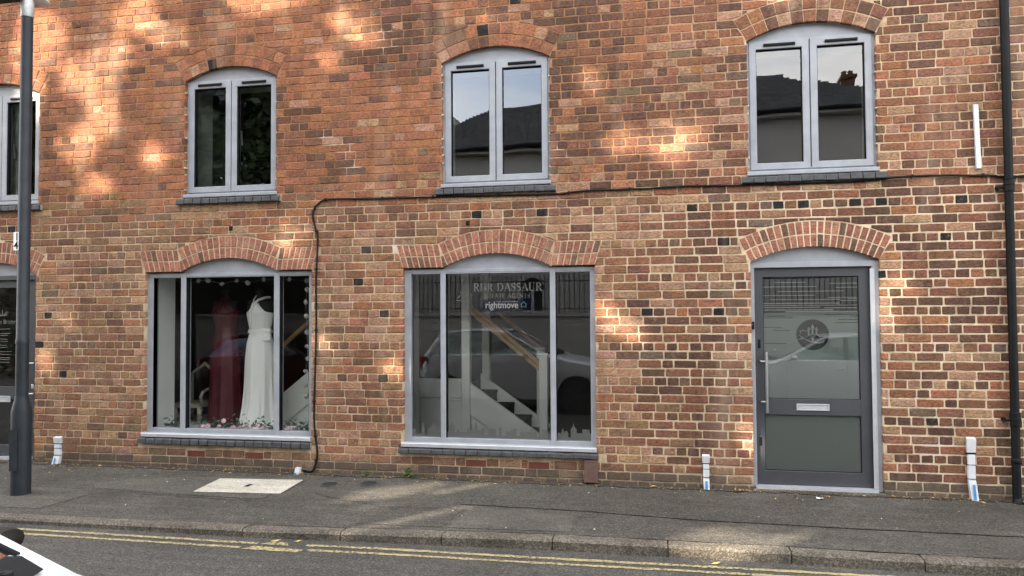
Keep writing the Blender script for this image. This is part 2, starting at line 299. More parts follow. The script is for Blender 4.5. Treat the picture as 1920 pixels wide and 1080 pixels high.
# brick colours: the bricks themselves differ from one stretch of wall to another
PAL = dict(orange=(.375, .155, .080), red=(.238, .106, .064), dark=(.105, .060, .044), tan=(.46, .285, .180), black=(.024, .022, .024), olive=(.275, .165, .098), pale=(.47, .31, .19), grey=(.15, .115, .085))
def cnoise(x, z, s, ph): return math.sin(x * s + ph) * math.cos(z * s * 1.7 + ph * 2.1) + .5 * math.sin(x * s * 2.3 + z * s * 1.9 + ph * 3)
def brick_colour(x, z, header, edge):
    n = cnoise(x, z, 1.6, 1.3) * .16; w = {}; zj = z + random.gauss(0, .22) + .15 * cnoise(x, z, 1.1, .4)
    if zj > 2.85:
        t = min(1, max(0, (x + 1.9) / 2.2))
        w = dict(orange=.60 * (1 - t) + .18 * t - n, red=.28 + .24 * t, dark=.11 + .18 * t + n * .9, tan=.06 + .10 * t, grey=.01 + .04 * t)
        if -3.4 < x < -2.2 and z > 4.3: w['dark'] += .45; w['red'] += .2; w['orange'] *= .4
        if -1.06 < x < -.35: w['dark'] += .5; w['orange'] *= .3
    elif x > -.2: w = dict(red=.42, dark=.42 + n, tan=.07 - n * .6, olive=.05, orange=.07, grey=.03)
    elif x > -3.6: w = dict(red=.31, dark=.06 + n, tan=.30 - n, olive=.20, orange=.15)
    else: w = dict(red=.24 - n, dark=.06, tan=.22, olive=.42 + n, orange=.10, grey=.03)
    if edge and z < 2.4: w = dict(tan=.5, orange=.3, red=.2, pale=.12)
    if header and 1.4 < z < 2.95 and random.random() < .05 or header and random.random() < .012: w = dict(black=1)
    if 2.86 < z < 2.955 and any(o.x0 - .07 < x < o.x1 + .08 for o in UP): w = dict(pale=.55, tan=.35, orange=.3)
    if z < .10: w = dict(grey=.6, dark=.3, tan=.12)
    ks = [k for k in w if w[k] > 0]; k = random.choices(ks, [w[q] for q in ks])[0]; b = random.uniform(.86, 1.14); c = PAL[k]
    if k != 'black':
        tw = sum(w[q] for q in ks); av = [sum(w[q] * PAL[q][i] for q in ks) / tw for i in range(3)]; q_ = .70 if x > -.2 or z > 2.93 else .58; c = [c[i] * q_ + av[i] * (1 - q_) for i in range(3)]
    return (c[0] * b, c[1] * b * random.uniform(.93, 1.07), c[2] * b * random.uniform(.9, 1.1))
def brick_shape(poly, jit, bev, yf, yb=.055):          # rounded block from an outline in (x,z), anticlockwise from the street
    n = len(poly); cx = sum(q[0] for q in poly) / n; cz = sum(q[1] for q in poly) / n
    out = [(x + random.uniform(-jit, jit), z + random.uniform(-jit, jit)) for x, z in poly]; b = []
    for x, z in out:
        dx, dz = cx - x, cz - z; l = math.hypot(dx, dz); bx = bev * random.uniform(.6, 1.5)
        b.append((x + math.copysign(min(bx, abs(dx) * .6), dx), z + math.copysign(min(bx, abs(dz) * .6), dz)))
    vs = [(x, yf + random.uniform(-.0012, .0012), z) for x, z in b] + [(x, yf + bev * .9, z) for x, z in out] + [(x, yb, z) for x, z in out]
    fs = [tuple(range(n))] + [(i, i + n, (i + 1) % n + n, (i + 1) % n) for i in range(n)] + [(i + n, i + 2 * n, (i + 1) % n + 2 * n, (i + 1) % n + n) for i in range(n)]
    return vs, fs
def rect_poly(x0, x1, z0, z1, r=.006):
    m = (x0 + x1) / 2
    return [(x0 + r, z0), (m, z0), (x1 - r, z0), (x1, z0 + r), (x1, z1 - r), (x1 - r, z1), (m, z1), (x0 + r, z1), (x0, z1 - r), (x0, z0 + r)]
COURSE, Z0 = .0859, -.0349
VAR = {}
for hd, Lb in ((0, .222), (1, .106)):
    for k in range(9):
        vs, fs = brick_shape(rect_poly(-Lb / 2, Lb / 2, -.0365, .0365), .0026, .0045, 0., .05)
        VAR[hd, k] = (vs, fs, MB().add(vs, fs).mesh('brick', M['brick']))
def blocked(z0, z1):
    out = []
    for o in OPS:
        zt = o.ez
        if z1 <= o.z0 - .07 or z0 > o.cz + o.R + o.t: continue
        if o.kind != 'door' and z0 < o.z0 - .073 + .02 < z1 and False: continue
        if z1 > o.z0 - .073 + .012 and z0 < o.z0 and o.kind != 'door' and z1 <= o.z0 + .045: out.append((o.x0 - .075, o.x0 - .075, o.x1 + .075, o.x1 + .075)); continue
        def lim(z):
            if z <= o.zs: return o.x0, o.x1
            f = min(1, (z - o.zs) / (o.ez - o.zs)); return o.x0 + (o.ex0 - .010 - o.x0) * f, o.x1 + (o.ex1 + .010 - o.x1) * f
        if z1 <= zt + .03:
            a0, b0 = lim(z0); a1, b1 = lim(z1); out.append((a0, a1, b0, b1))
    return out
def arch_over(z0, z1): return [o for o in OPS if z1 > o.ez + .03 and z0 < o.cz + o.R + o.t + .012]
BR = []                                               # (x0,x1,z0,z1,header,edge,poly or None)
nc = int((WZ1 - Z0) / COURSE)
HDR0 = 32
for c in range(nc):
    z0 = Z0 + c * COURSE; z1 = z0 + COURSE; hd = (c - HDR0) % 4 == 0; zm = (z0 + z1) / 2
    pit = .1165 if hd else .233; x = WX0 + (0 if hd else (.058 if c % 2 else .175)) + random.uniform(-.02, .02); drift = 0
    xs = []
    while x < WX1:
        q = pit
        if not hd and random.random() < .07: q = pit / 2
        q += random.uniform(-.009, .009); xs.append((x, x + q, hd or q < .16)); x += q
    bl = blocked(z0, z1); ao = arch_over(z0, z1)
    for a, b, h in xs:
        segs = [(a, a, b, b, False)]
        for (l0, l1, r0, r1) in bl:
            ns = []
            for (s0, s1, e0, e1, ed) in segs:
                if e0 <= min(l0, l1) or s0 >= max(r0, r1): ns.append((s0, s1, e0, e1, ed)); continue
                if s0 < l0: ns.append((s0, s1, min(e0, l0), min(e1, l1), True))
                if e0 > r0: ns.append((max(s0, r0), max(s1, r1), e0, e1, True))
            segs = ns
        for s0, s1, e0, e1, ed in segs:
            if min(e0 - s0, e1 - s1) < .028: continue
            up = zm > 2.95; t = min(1, max(0, (zm > 2.95) * 1.0 * (1 - (s0 + 1) / 2))) if up else 0
            g = (.0042 if s0 < -1 else .0055) if up else (.0074 if s0 > -.2 else .0060); g *= random.uniform(.75, 1.25)
            if ao:
                cl = [o for o in ao if e0 > o.ex0 - .01 and s0 < o.ex1 + .01]
                if cl:
                    o = cl[0]; n = 5; lo = []
                    for i in range(n + 1):
                        xx = s0 + g + (e0 - s0 - 2 * g) * i / n; lo.append((xx, max(z0 + g, ext_top(o, xx) + .012)))
                    lo = [q for q in lo if q[1] < z1 - g - .012]
                    if len(lo) >= 2:
                        poly = lo + [(lo[-1][0], z1 - g), (lo[0][0], z1 - g)]
                        if lo[-1][0] - lo[0][0] > .03: BR.append((lo[0][0], lo[-1][0], z0 + g, z1 - g, h, False, poly))
                    continue
            gl = .0 if ed and s0 != a else g; gr = .0 if ed and e0 != b else g
            if abs(s0 - s1) > .001 or abs(e0 - e1) > .001: BR.append((min(s0, s1), max(e0, e1), z0 + g, z1 - g, h, ed, [(s0 + gl, z0 + g), (e0 - gr, z0 + g), (e1 - gr, z1 - g), (s1 + gl, z1 - g)]))
            else: BR.append((s0 + gl, e0 - gr, z0 + g, z1 - g, h, ed, None))
blob = MB()
for o in UP:
    for c in range(int((o.zs - o.z0) / COURSE) + 1):
        for xe, sg in ((o.x0, 1), (o.x1, -1)):
            if random.random() < .75:
                z = Z0 + round((o.z0 - Z0) / COURSE + c) * COURSE + random.uniform(-.006, .006); w = random.uniform(.006, .020); h = random.uniform(.006, .013)
                if z < o.z0 + .03 or z > o.zs - .02: continue
                vs, fs = brick_shape([(xe - sg * .004, z - h), (xe + sg * w * .6, z - h * .7), (xe + sg * w, z), (xe + sg * w * .5, z + h * .8), (xe - sg * .004, z + h)][::sg], .002, .003, random.uniform(.0, .012), .04); blob.add(vs, fs)
put('mortar_blobs', blob, M['cover'], wall, kind='stuff')
AIR = [(-5.085, .17), (-4.375, .17), (-1.86, .17), (-1.20, .17)]  # air bricks replace a brick
def proj(x, y, z):
    d = (x - CAMP[0], y - CAMP[1], z - CAMP[2]); w = sum(a * b for a, b in zip(d, F_))
    return 960 + 1387 * sum(a * b for a, b in zip(d, R_)) / w, 540 - 1387 * sum(a * b for a, b in zip(d, U_)) / w, w
rank = []
for i, b in enumerate(BR):
    if b[6] is None:
        u0, v0, w = proj(b[0], 0, b[2]); u1, v1, _ = proj(b[1], 0, b[3])
        if 4 < u0 and u1 < 1916 and 4 < v1 and v0 < 1076: rank.append(((u1 - u0) * (v0 - v1), i))
single = {i for _, i in sorted(rank, reverse=True)[:300]}
bv, bf, bc = [], [], []
for i, b in enumerate(BR):
    x0, x1, z0, z1, h, ed, poly = b; cx, cz = (x0 + x1) / 2, (z0 + z1) / 2
    if any(x0 - .05 < ax + .1 and x1 + .05 > ax - .1 and z0 < az < z1 for ax, az in AIR):
        k0 = [a for a in AIR if z0 < a[1] < z1]
        ax = [a for a, _ in k0 if x0 - .05 < a + .1 and x1 + .05 > a - .1][0]
        if x0 < ax - .115 - .03: x1 = min(x1, ax - .118); poly = None
        elif x1 > ax + .115 + .03: x0 = max(x0, ax + .118); poly = None
        else: continue
        cx = (x0 + x1) / 2
    col = brick_colour(cx, cz, h, ed); yf = min(0., random.gauss(-.0010, .0016)) + (-.002 if cz < 2.93 else 0)
    if i in single and poly is None:
        k = random.randrange(9); Lb = .106 if h else .222
        o = putm('brick', VAR[int(h), k][2], wall, (cx, yf, cz), (random.gauss(0, .004), random.gauss(0, .006), random.gauss(0, .003)), ((x1 - x0) / Lb, 1, (z1 - z0) / .073))
        o.color = col + (1,); continue
    pl = poly or rect_poly(x0, x1, z0, z1); vs, fs = brick_shape(pl, .0024, .0045, yf)
    o_ = len(bv); bv += vs; bf += [tuple(q + o_ for q in f) for f in fs]; bc += [col] * len(vs)
def coloured(name, vs, fs, cs, mat, parent, **k):
    mb = MB(); mb.v = vs; mb.f = fs; o = put(name, mb, mat, parent, **k); a = o.data.attributes.new('brick_col', 'FLOAT_COLOR', 'POINT')
    a.data.foreach_set('color', np.c_[np.array(cs), np.ones(len(cs))].astype(np.float32).ravel()); o.color = (0, 0, 0, 1); return o
coloured('brickwork', bv, bf, bc, M['brick'], wall, kind='stuff')

# brick arches, every voussoir a brick
def arch_bricks(o, up):
    am = MB(); root = None
    quads = []
    def fan(intr, mid1, mid2, ext, n):                 # functions of t in 0..1 giving points
        for i in range(n):
            t0, t1 = i / n, (i + 1) / n
            quads.append((intr(t0), intr(t1), mid1(t1), mid1(t0))); quads.append((mid2(t0), mid2(t1), ext(t1), ext(t0)))
    rr = (o.R, o.R + .114, o.R + .126, o.R + o.t)
    def rad_pt(r, lim=None):
        def f(t):
            a = -o.th + 2 * o.th * t; x, z = o.cx + r * math.sin(a), o.cz + r * math.cos(a)
            if lim is not None:
                xm = lim * (r - o.R) / o.t; l, h = o.k0 - xm, o.k1 + xm
                if x < l: x = l; z = o.cz + math.sqrt(r * r - (x - o.cx) ** 2)
                if x > h: x = h; z = o.cz + math.sqrt(r * r - (x - o.cx) ** 2)
            return x, z
        return f
    n = 11 if up else 19
    if up:                                             # rings laid with staggered headers
        fan(rad_pt(rr[0]), rad_pt(rr[1]), rad_pt(rr[2]), rad_pt(rr[3]), n)
    else: fan(*[rad_pt(r, .04 if o.knee else None) for r in rr], n if o.knee else 21)
    if o.knee:
        for x0, x1, s in ((o.x0, o.k0, -1), (o.k1, o.x1, 1)):
            def ln(h):
                f = h / o.t; a = x0 + (o.ex0 - o.x0) * f if s < 0 else o.k1 + .04 * f; b = o.k0 - .04 * f if s < 0 else x1 + (o.ex1 - o.x1) * f
                return lambda t: (a + (b - a) * t, o.zs + .004 + h)
            fan(ln(0), ln(.114), ln(.126), ln(o.t), 7)
    lowz = min(q[1] for qd in quads for q in qd); part = None
    pad = []
    base = MB()
    for qd in quads:
        base.add([(x, .0020, z) for x, z in qd], [(0, 1, 2, 3)])
    hull = arc(o, o.R + .001, 20); hull2 = arc(o, o.R + o.t - .004, 20)
    for i in range(20): base.add([(hull[i][0], .0028, hull[i][1]), (hull[i + 1][0], .0028, hull[i + 1][1]), (hull2[i + 1][0], .0028, hull2[i + 1][1]), (hull2[i][0], .0028, hull2[i][1])], [(0, 1, 2, 3)])
    part = put('brick_arch', base, M['sillmortar2' if False else 'mortar'], bld)
    for qd in quads:
        (ax, az), (bx, bz), (cx, cz), (dx, dz) = qd; g = .0038 if up else .0064
        mx_, mz_ = (ax + bx + cx + dx) / 4, (az + bz + cz + dz) / 4
        def ins(p):
            vx, vz = mx_ - p[0], mz_ - p[1]; l = math.hypot(vx, vz) + 1e-6; k = min(.3, g * 1.35 / l); return (p[0] + vx * k, p[1] + vz * k)
        w = math.hypot(bx - ax, bz - az); kx = g / max(w, .02)
        e = lambda p, q, t: (p[0] + (q[0] - p[0]) * t, p[1] + (q[1] - p[1]) * t)
        A, B, C, D = e(qd[0], qd[1], kx), e(qd[1], qd[0], kx), e(qd[2], qd[3], kx), e(qd[3], qd[2], kx)
        if math.hypot(C[0] - D[0], C[1] - D[1]) < .006: continue
        pl = [A, B, e(B, C, .5), C, D, e(D, A, .5)]
        pl = [(x - mx_, z - mz_) for x, z in pl]
        vs, fs = brick_shape(pl, .0016, .0035, 0., .05)
        me = MB().add(vs, fs).mesh('brick', M['brick']); ob = putm('brick', me, part, (mx_, random.gauss(-.003, .0012), mz_))
        if up: col = brick_colour(mx_, mz_, True, False)
        else:
            c = random.choices([(.39, .170, .115), (.31, .135, .092), (.18, .105, .072), (.47, .235, .15)], [.55, .25, .12, .1])[0]; b = random.uniform(.85, 1.15); c = tuple(q * b for q in c); col = c
        ob.color = tuple(col) + (1,)
for o in OPS: arch_bricks(o, o in UP)

# sills of blue bricks
def sill(o, z0, z1, n, lx, rx):
    mb = MB(); mb.prism([(o.x0 - lx, z0 + .004), (o.x1 + rx, z0 + .004), (o.x1 + rx, z1 - .012), (o.x0 - lx, z1 - .012)], -.030, .06)
    s = put('window_sill', mb, M['sillmortar'], bld); w = (o.x1 + rx - o.x0 + lx) / n; h = z1 - z0
    shapes = []
    for k in range(4):
        a, b = -w / 2 + .0035 + random.uniform(0, .003), w / 2 - .0035 - random.uniform(0, .003); d = random.uniform(0, .004)
        pr = [(-.052 - d, -h / 2), (-.056 - d, -h / 2 + .008), (-.050 - d, h / 2 - .022), (-.040 - d, h / 2 - .010), (.05, h / 2 + .006), (.05, -h / 2)]
        m_ = MB().add([(a, y, z) for y, z in pr] + [(b, y + .001, z - .001) for y, z in pr], [tuple(range(5, -1, -1)), tuple(range(6, 12))] + [(i, (i + 1) % 6, (i + 1) % 6 + 6, i + 6) for i in range(6)])
        shapes.append(m_.mesh('brick', M['sillbrick']))
    for i in range(n): putm('brick', random.choice(shapes), s, (o.x0 - lx + w * (i + .5), random.uniform(-.003, .003), (z0 + z1) / 2 + random.uniform(-.002, .002)), (0, random.gauss(0, .012), 0))
for o in UP: sill(o, 2.972, 3.045, 12, .07, .066)
sill(G1, .272, .345, 19, .045, .012); sill(G2, .258, .320, 17, .046, .026)
# air bricks
for ax, az in AIR:
    mb = MB(); mb.bbox(ax - .108, ax + .108, -.001, .05, az - .034, az + .034)
    for i in range(9):
        for j in range(5): xx = ax - .096 + i * .024; zz = az - .026 + j * .013; mb.box(xx - .0095, xx + .0095, -.005, 0, zz - .0038, zz + .0038)
    put('air_brick', mb, M['airbrick'], bld)

# windows and shopfronts
def head_panel(o, z, x0, x1, y, parent):
    pts = [(x1, z), ] + [(max(x0, min(x1, q[0])), q[1] + .02) for q in arc(o, o.R)][::-1] + [(x0, z)]
    pts = [(x0, z), (x1, z)] + [(max(x0, min(x1, q[0])), q[1] + .02) for q in arc(o, o.R)][::-1]
    put('head_panel', MB().prism(pts, y, y + .03), M['frame'], parent)
def rails(x0, x1, z0, z1, wl, wr, wb, wt, y0, y1, b=.004):   # a frame of four mitred bars
    mb = MB()
    O = [(x0, z0), (x1, z0), (x1, z1), (x0, z1)]; I = [(x0 + wl, z0 + wb), (x1 - wr, z0 + wb), (x1 - wr, z1 - wt), (x0 + wl, z1 - wt)]
    for i in range(4):
        j = (i + 1) % 4; a, b_, c, d = O[i], O[j], I[j], I[i]
        e = lambda p, q, s: (p[0] + (q[0] - p[0]) * s / max(1e-6, math.hypot(q[0] - p[0], q[1] - p[1])), p[1] + (q[1] - p[1]) * s / max(1e-6, math.hypot(q[0] - p[0], q[1] - p[1])))
        A, B, C, D = e(a, d, b), e(b_, c, b), e(c, b_, b), e(d, a, b)
        V = lambda p, y: (p[0], y, p[1])
        mb.add([V(a, y1), V(b_, y1), V(c, y1), V(d, y1), V(a, y0 + b), V(b_, y0 + b), V(c, y0 + b), V(d, y0 + b), V(A, y0), V(B, y0), V(C, y0), V(D, y0)],
               [(8, 9, 10, 11), (4, 5, 9, 8), (6, 7, 11, 10), (0, 1, 5, 4), (2, 3, 7, 6), (3, 2, 1, 0)])
    return mb
def pane(x0, x1, z0, z1, y, mat, parent):
    return put('pane', MB().add([(x0, y, z0), (x1, y, z0), (x1, y, z1), (x0, y, z1)], [(0, 1, 2, 3)]), mat, parent)
def lining(o, parent_room, y1=.55, mat='plaster', zt=None):
    zt = zt or o.zs; m = MB(); x0, x1, z0 = o.x0 - .005, o.x1 + .005, o.z0 - .005
    for a, b in (((x0, z0), (x0, zt)), ((x1, zt), (x1, z0)), ((x0, zt), (x1, zt)), ((x1, z0), (x0, z0))):
        m.add([(a[0], .15, a[1]), (b[0], .15, b[1]), (b[0], y1, b[1]), (a[0], y1, a[1])], [(0, 1, 2, 3)])
    m.add([(x0, .30, zt), (x1, .30, zt), (x1, .30, o.zc + .02), (x0, .30, o.zc + .02)], [(0, 1, 2, 3)])
    return put('window_lining', m, M[mat], bld)
for wi, o in enumerate(UP):
    w = put('window', rails(o.x0 - .01, o.x1 + .01, 3.09, 4.398, .055, .055, .05, .03, YF, .14), M['frame'], bld)
    cxw = o.cx - (.012 if wi == 1 else .0)
    head_panel(o, 4.398, o.x0 - .004, o.x1 + .004, YF + .012, w)
    c = MB().bbox(o.x0 - .012, o.x1 + .012, -.012, .13, 3.048, 3.088, .006); put('cill', c, M['frame'], w)
    for s in (0, 1):
        a, b = (o.x0 + .024, cxw - .004) if s == 0 else (cxw + .004, o.x1 - .024)
        sh = put('sash', rails(a, b, 3.110, 4.384, .066, .066, .068, .082, YF - .012, .125, .006), M['frame'], w)
        put('seal', rails(a + .064, b - .064, 3.176, 4.304, .006, .006, .006, .006, YF - .0005, .10, .001), M['seal'], w)
        pane(a + .068, b - .068, 3.180, 4.300, .082 + .001 * s, M['glass_up'], w)
        m_ = (a + b) / 2 + .005; put('trickle_vent', MB().bbox(m_ - .148, m_ + .148, YF - .032, YF - .01, 4.327, 4.352, .005), M['black'], w)
        if wi in (0, 1) and s == 1: put('handle', MB().tube([(a + .058, .15, 3.82), (a + .052, .17, 3.76), (a + .056, .17, 3.66)], .010, 6), M['whitepl'], w)
    lining(o, None)
def shopfront(o, m0, m1, px):
    w = put('shop_window', rails(o.x0 - .006, o.x1 - .006 if False else o.x1 + .006, o.z0 + .018, o.zs - .012, .075, .062, .075, .05, YF, .15), M['frame'], bld)
    head_panel(o, o.zs - .012, o.k0, o.k1, YF + .015, w)
    for a, b in (m0, m1): put('mullion', MB().bbox(a, b, YF - .008, .15, o.z0 + .03, o.zs - .02, .006), M['frame'], w)
    put('cill', MB().bbox(o.x0 - .016, o.x1 + .004, -.035, .12, o.z0 + .001, o.z0 + .045, .006), M['alu'], w)
    put('transom', MB().bbox(o.x0, o.x1, YF - .004, .14, 2.156, o.zs - .011, .004), M['frame'], w)
    for k, (a, b) in enumerate(px):
        put('seal', rails(a - .006, b + .006, .404, 2.158, .007, .007, .007, .007, YF + .004, .13, .001), M['seal'], w)
        pane(a, b, .410, 2.152, .1, M['glass_b' if o is G1 else 'glass'], w)
    lining(o, None, zt=2.2); return w
w1 = shopfront(G1, (-5.327, -5.262), (-4.173, -4.107), [(-5.682, -5.327), (-5.262, -4.173), (-4.107, -3.760)])
w2 = shopfront(G2, (-2.253, -2.196), (-1.082, -1.024), [(-2.603, -2.253), (-2.196, -1.082), (-1.024, -.668)])

# doors
def door(o, x0, x1, y, dark_frame):
    fm = 'frame_dk' if dark_frame else 'frame'
    fr = MB(); fr.bbox(o.x0 - .004, x0 - .004, .045, .20, .02, 2.166); fr.bbox(x1 + .004, o.x1 + .004, .045, .20, .02, 2.166); fr.bbox(o.x0 - .004, o.x1 + .004, .043, .20, 2.150, 2.205)
    d = put('door', MB().box(x0, x1, y + .012, y + .014, .05, .06), M['frame_dk'], bld)
    put('door_frame', fr, M[fm], d); head_panel(o, 2.205, o.x0 - .004, o.x1 + .004, .07, d)
    if not dark_frame: put('frame_strip', MB().bbox(x1 - .012, x1 + .030, .040, .05, .05, 2.130, .003), M['alu'], d)
    lf = rails(x0, x1, .048, 2.146, .080, .104, .135, .085, y, y + .06, .004); lf.bbox(x0 + .08, x1 - .104, y, y + .06, .722, .878, .003)
    put('leaf', lf, M['frame_dk'], d); put('threshold', MB().box(o.x0 + .02, x1 + .02, .012, .2, .018, .046), M['alu'], d)
    put('step', MB().box(o.x0 - .01, o.x1 + .01, -.03, .22, -.06, .018), M['kerb'], d)
    for z0, z1 in ((.878, 2.061), (.183, .722)):
        put('seal', rails(x0 + .078, x1 - .102, z0 - .002, z1 + .002, .006, .006, .006, .006, y + .004, y + .04, .001), M['seal'], d)
        pane(x0 + .08, x1 - .104, z0, z1, y + .018, M['glass_dr'], d)
    return d
YD = .085
d1 = door(DR, .940, 2.000, YD, False)
hb = MB().tube([(1.034, .02, 1.335), (1.034, .02, .748)], .014, 10)
for z in (1.243, .852): hb.tube([(.982, YD, z), (.986, .03, z), (1.034, .02, z)], .009, 8)
put('pull_handle', hb, M['steel'], d1)
lb = rails(1.312, 1.612, .768, .832, .014, .014, .012, .012, YD - .012, YD + .005, .004); lb.bbox(1.326, 1.598, YD - .006, YD + .004, .780, .820, .003); put('letterbox', lb, M['alu'], d1)
for z in (1.41, .46): put('lock', MB().bbox(.966, .990, YD - .006, YD, z - .042, z + .042, .004).bbox(.974, .982, YD - .010, YD - .004, z - .02, z + .02, .002), M['black'], d1)
# frosted film with clear circle and emblem
yfm = YD + .026; cxE, czE, rE = 1.478, 1.497, .150
circ = [(cxE + rE * math.cos(2 * PI * i / 36), czE + rE * math.sin(2 * PI * i / 36)) for i in range(36)]
put('frosted_film', holed((1.02, 1.896, .878, 1.712), [circ], yfm), M['frost'], d1)
put('frosted_film', MB().sheet([(1.02, .183), (1.896, .183), (1.896, .722), (1.02, .722)], yfm), M['frost'], d1)
put('clear_disc', MB().sheet(circ, yfm + .002), M['frostclear'], d1)
em = MB()
def st(mb, pts, ws, y):                                # flat tapering stroke
    L = []; R2 = []
    for i, p in enumerate(pts):
        a, b = pts[max(0, i - 1)], pts[min(len(pts) - 1, i + 1)]; dx, dz = b[0] - a[0], b[1] - a[1]; l = math.hypot(dx, dz) or 1; w = (ws[i] if hasattr(ws, '__len__') else ws) / 2
        L.append((p[0] - dz / l * w, p[1] + dx / l * w)); R2.append((p[0] + dz / l * w, p[1] - dx / l * w))
    for i in range(len(pts) - 1): mb.sheet([R2[i], R2[i + 1], L[i + 1], L[i]], y)
def E_(x, z): return (cxE + x * .15, czE + z * .15)
ye = yfm - .001
for pl in ([(-.05, -.42), (.05, -.42), (.09, -.2), (.05, -.05), (.05, .45), (-.05, .45), (-.05, -.05), (-.09, -.2)], [(-.11, .42), (.11, .42), (0, .72)], [(-.30, .0), (.30, .0), (.12, -.14), (-.12, -.14)]):
    em.sheet([E_(*q) for q in pl], ye)
for s in (-1, 1):
    pts = [(.05 * s, -.05), (.2 * s, 0), (.25 * s, .15), (.22 * s, .42)]; st(em, [E_(*q) for q in pts], [.012, .018, .015, .012], ye)
    tri = [(.12 * s, .34), (.34 * s, .30), (.24 * s, .52)]; em.sheet([E_(*q) for q in (tri if s > 0 else tri[::-1])], ye)
st(em, [E_(-.72, .10), E_(-.78, .22), E_(-.6, .28), E_(-.3, .22)], [.006, .010, .009, .004], ye)
st(em, [E_(-.85, .02), E_(-.6, -.22), E_(-.1, -.45), E_(.4, -.52), E_(.62, -.45), E_(.70, -.36)], [.003, .008, .012, .014, .012, .006], ye)
st(em, [E_(.28, -.02), E_(.42, -.1), E_(.5, -.25)], [.003, .008, .003], ye)
put('emblem', em, M['etch'], d1)
lines = MB(); X0, X1 = 1.022, 1.894
def pxl(u, v): return X0 + (u - 130) / 1065 * (X1 - X0), 2.061 - (v - 122) / 425 * .37
for u0, u1, v in ((262, 625, 184), (132, 740, 232), (300, 1045, 284), (132, 725, 329), (880, 1190, 199), (950, 1190, 244), (870, 1190, 356), (205, 1010, 376), (1085, 1190, 370), (1000, 1190, 390), (132, 990, 418), (132, 1190, 442), (132, 780, 463), (820, 1190, 470), (132, 920, 492), (380, 1190, 512), (132, 1190, 533)):
    a, z = pxl(u0, v); b, _ = pxl(u1, v); t = .0032 if v < 400 else .0045; lines.sheet([(a, z - t), (b, z - t), (b, z + t), (a, z + t)], yfm)
put('etched_lines', lines, M['etch'], d1)
dl = MB()
for u0, u1, v in ((140, 470, 580), (132, 345, 687), (235, 435, 723), (140, 390, 868), (970, 1195, 601), (935, 1190, 635), (1095, 1195, 780), (180, 375, 561), (830, 1195, 544), (1110, 1195, 561)):
    a, z = pxl(u0, v); b, _ = pxl(u1, v); dl.sheet([(a, z - .003), (b, z - .003), (b, z + .003), (a, z + .003)], yfm - .001)
put('clear_lines', dl, M['frostclear'], d1)
d0 = door(D0, -8.330, -7.272, YD, True)
hb = MB().tube([(-7.345, .0, 1.22), (-7.345, .0, .76)], .014, 10)
for z in (1.16, .80): hb.tube([(-7.345, 0, z), (-7.29, .03, z), (-7.24, YD, z)], .009, 8)
put('pull_handle', hb, M['steel'], d0)
lb = rails(-7.93, -7.62, .690, .762, .014, .014, .012, .012, YD - .012, YD + .005, .004); lb.bbox(-7.916, -7.634, YD - .006, YD + .004, .702, .750, .003); put('letterbox', lb, M['alu'], d0)
put('lock', MB().bbox(-7.335, -7.290, YD - .006, YD, .855, .905, .004), M['alu'], d0)

# lettering
def font_mesh(txt, size, x, z, y, name, mat, parent, align='LEFT', bold=0., sx=1.):
    cu = bpy.data.curves.new(name, 'FONT'); cu.body = txt; cu.size = size; cu.align_x = align; cu.offset = bold; cu.extrude = .0004
    t = bpy.data.objects.new(name, cu); COL.objects.link(t); dg = bpy.context.evaluated_depsgraph_get(); me = bpy.data.meshes.new_from_object(t.evaluated_get(dg))
    bpy.data.objects.remove(t); me.materials.clear(); me.materials.append(mat); off = OFF[parent]
    o = bpy.data.objects.new(name, me); COL.objects.link(o); o.parent = parent; o.location = (x - off[0], y - off[1], z - off[2]); o.rotation_euler = (PI / 2, 0, 0); o.scale = (sx, 1, 1); return o
def A_(cx, cz, rx, rz, a0, a1, n=10): return [(cx + rx * math.cos(rad(a0 + (a1 - a0) * i / n)), cz + rz * math.sin(rad(a0 + (a1 - a0) * i / n))) for i in range(n + 1)]
K, k_ = .155, .06
def srf(x, z, w=.30): return ([(x - w / 2, z), (x + w / 2, z)], .05)
def bowl(cx, cz, rx, rz, a0, a1): return (A_(cx, cz, rx, rz, a0, a1, 12), [k_ + (K - k_) * max(0, math.sin(PI * i / 12)) for i in range(13)])
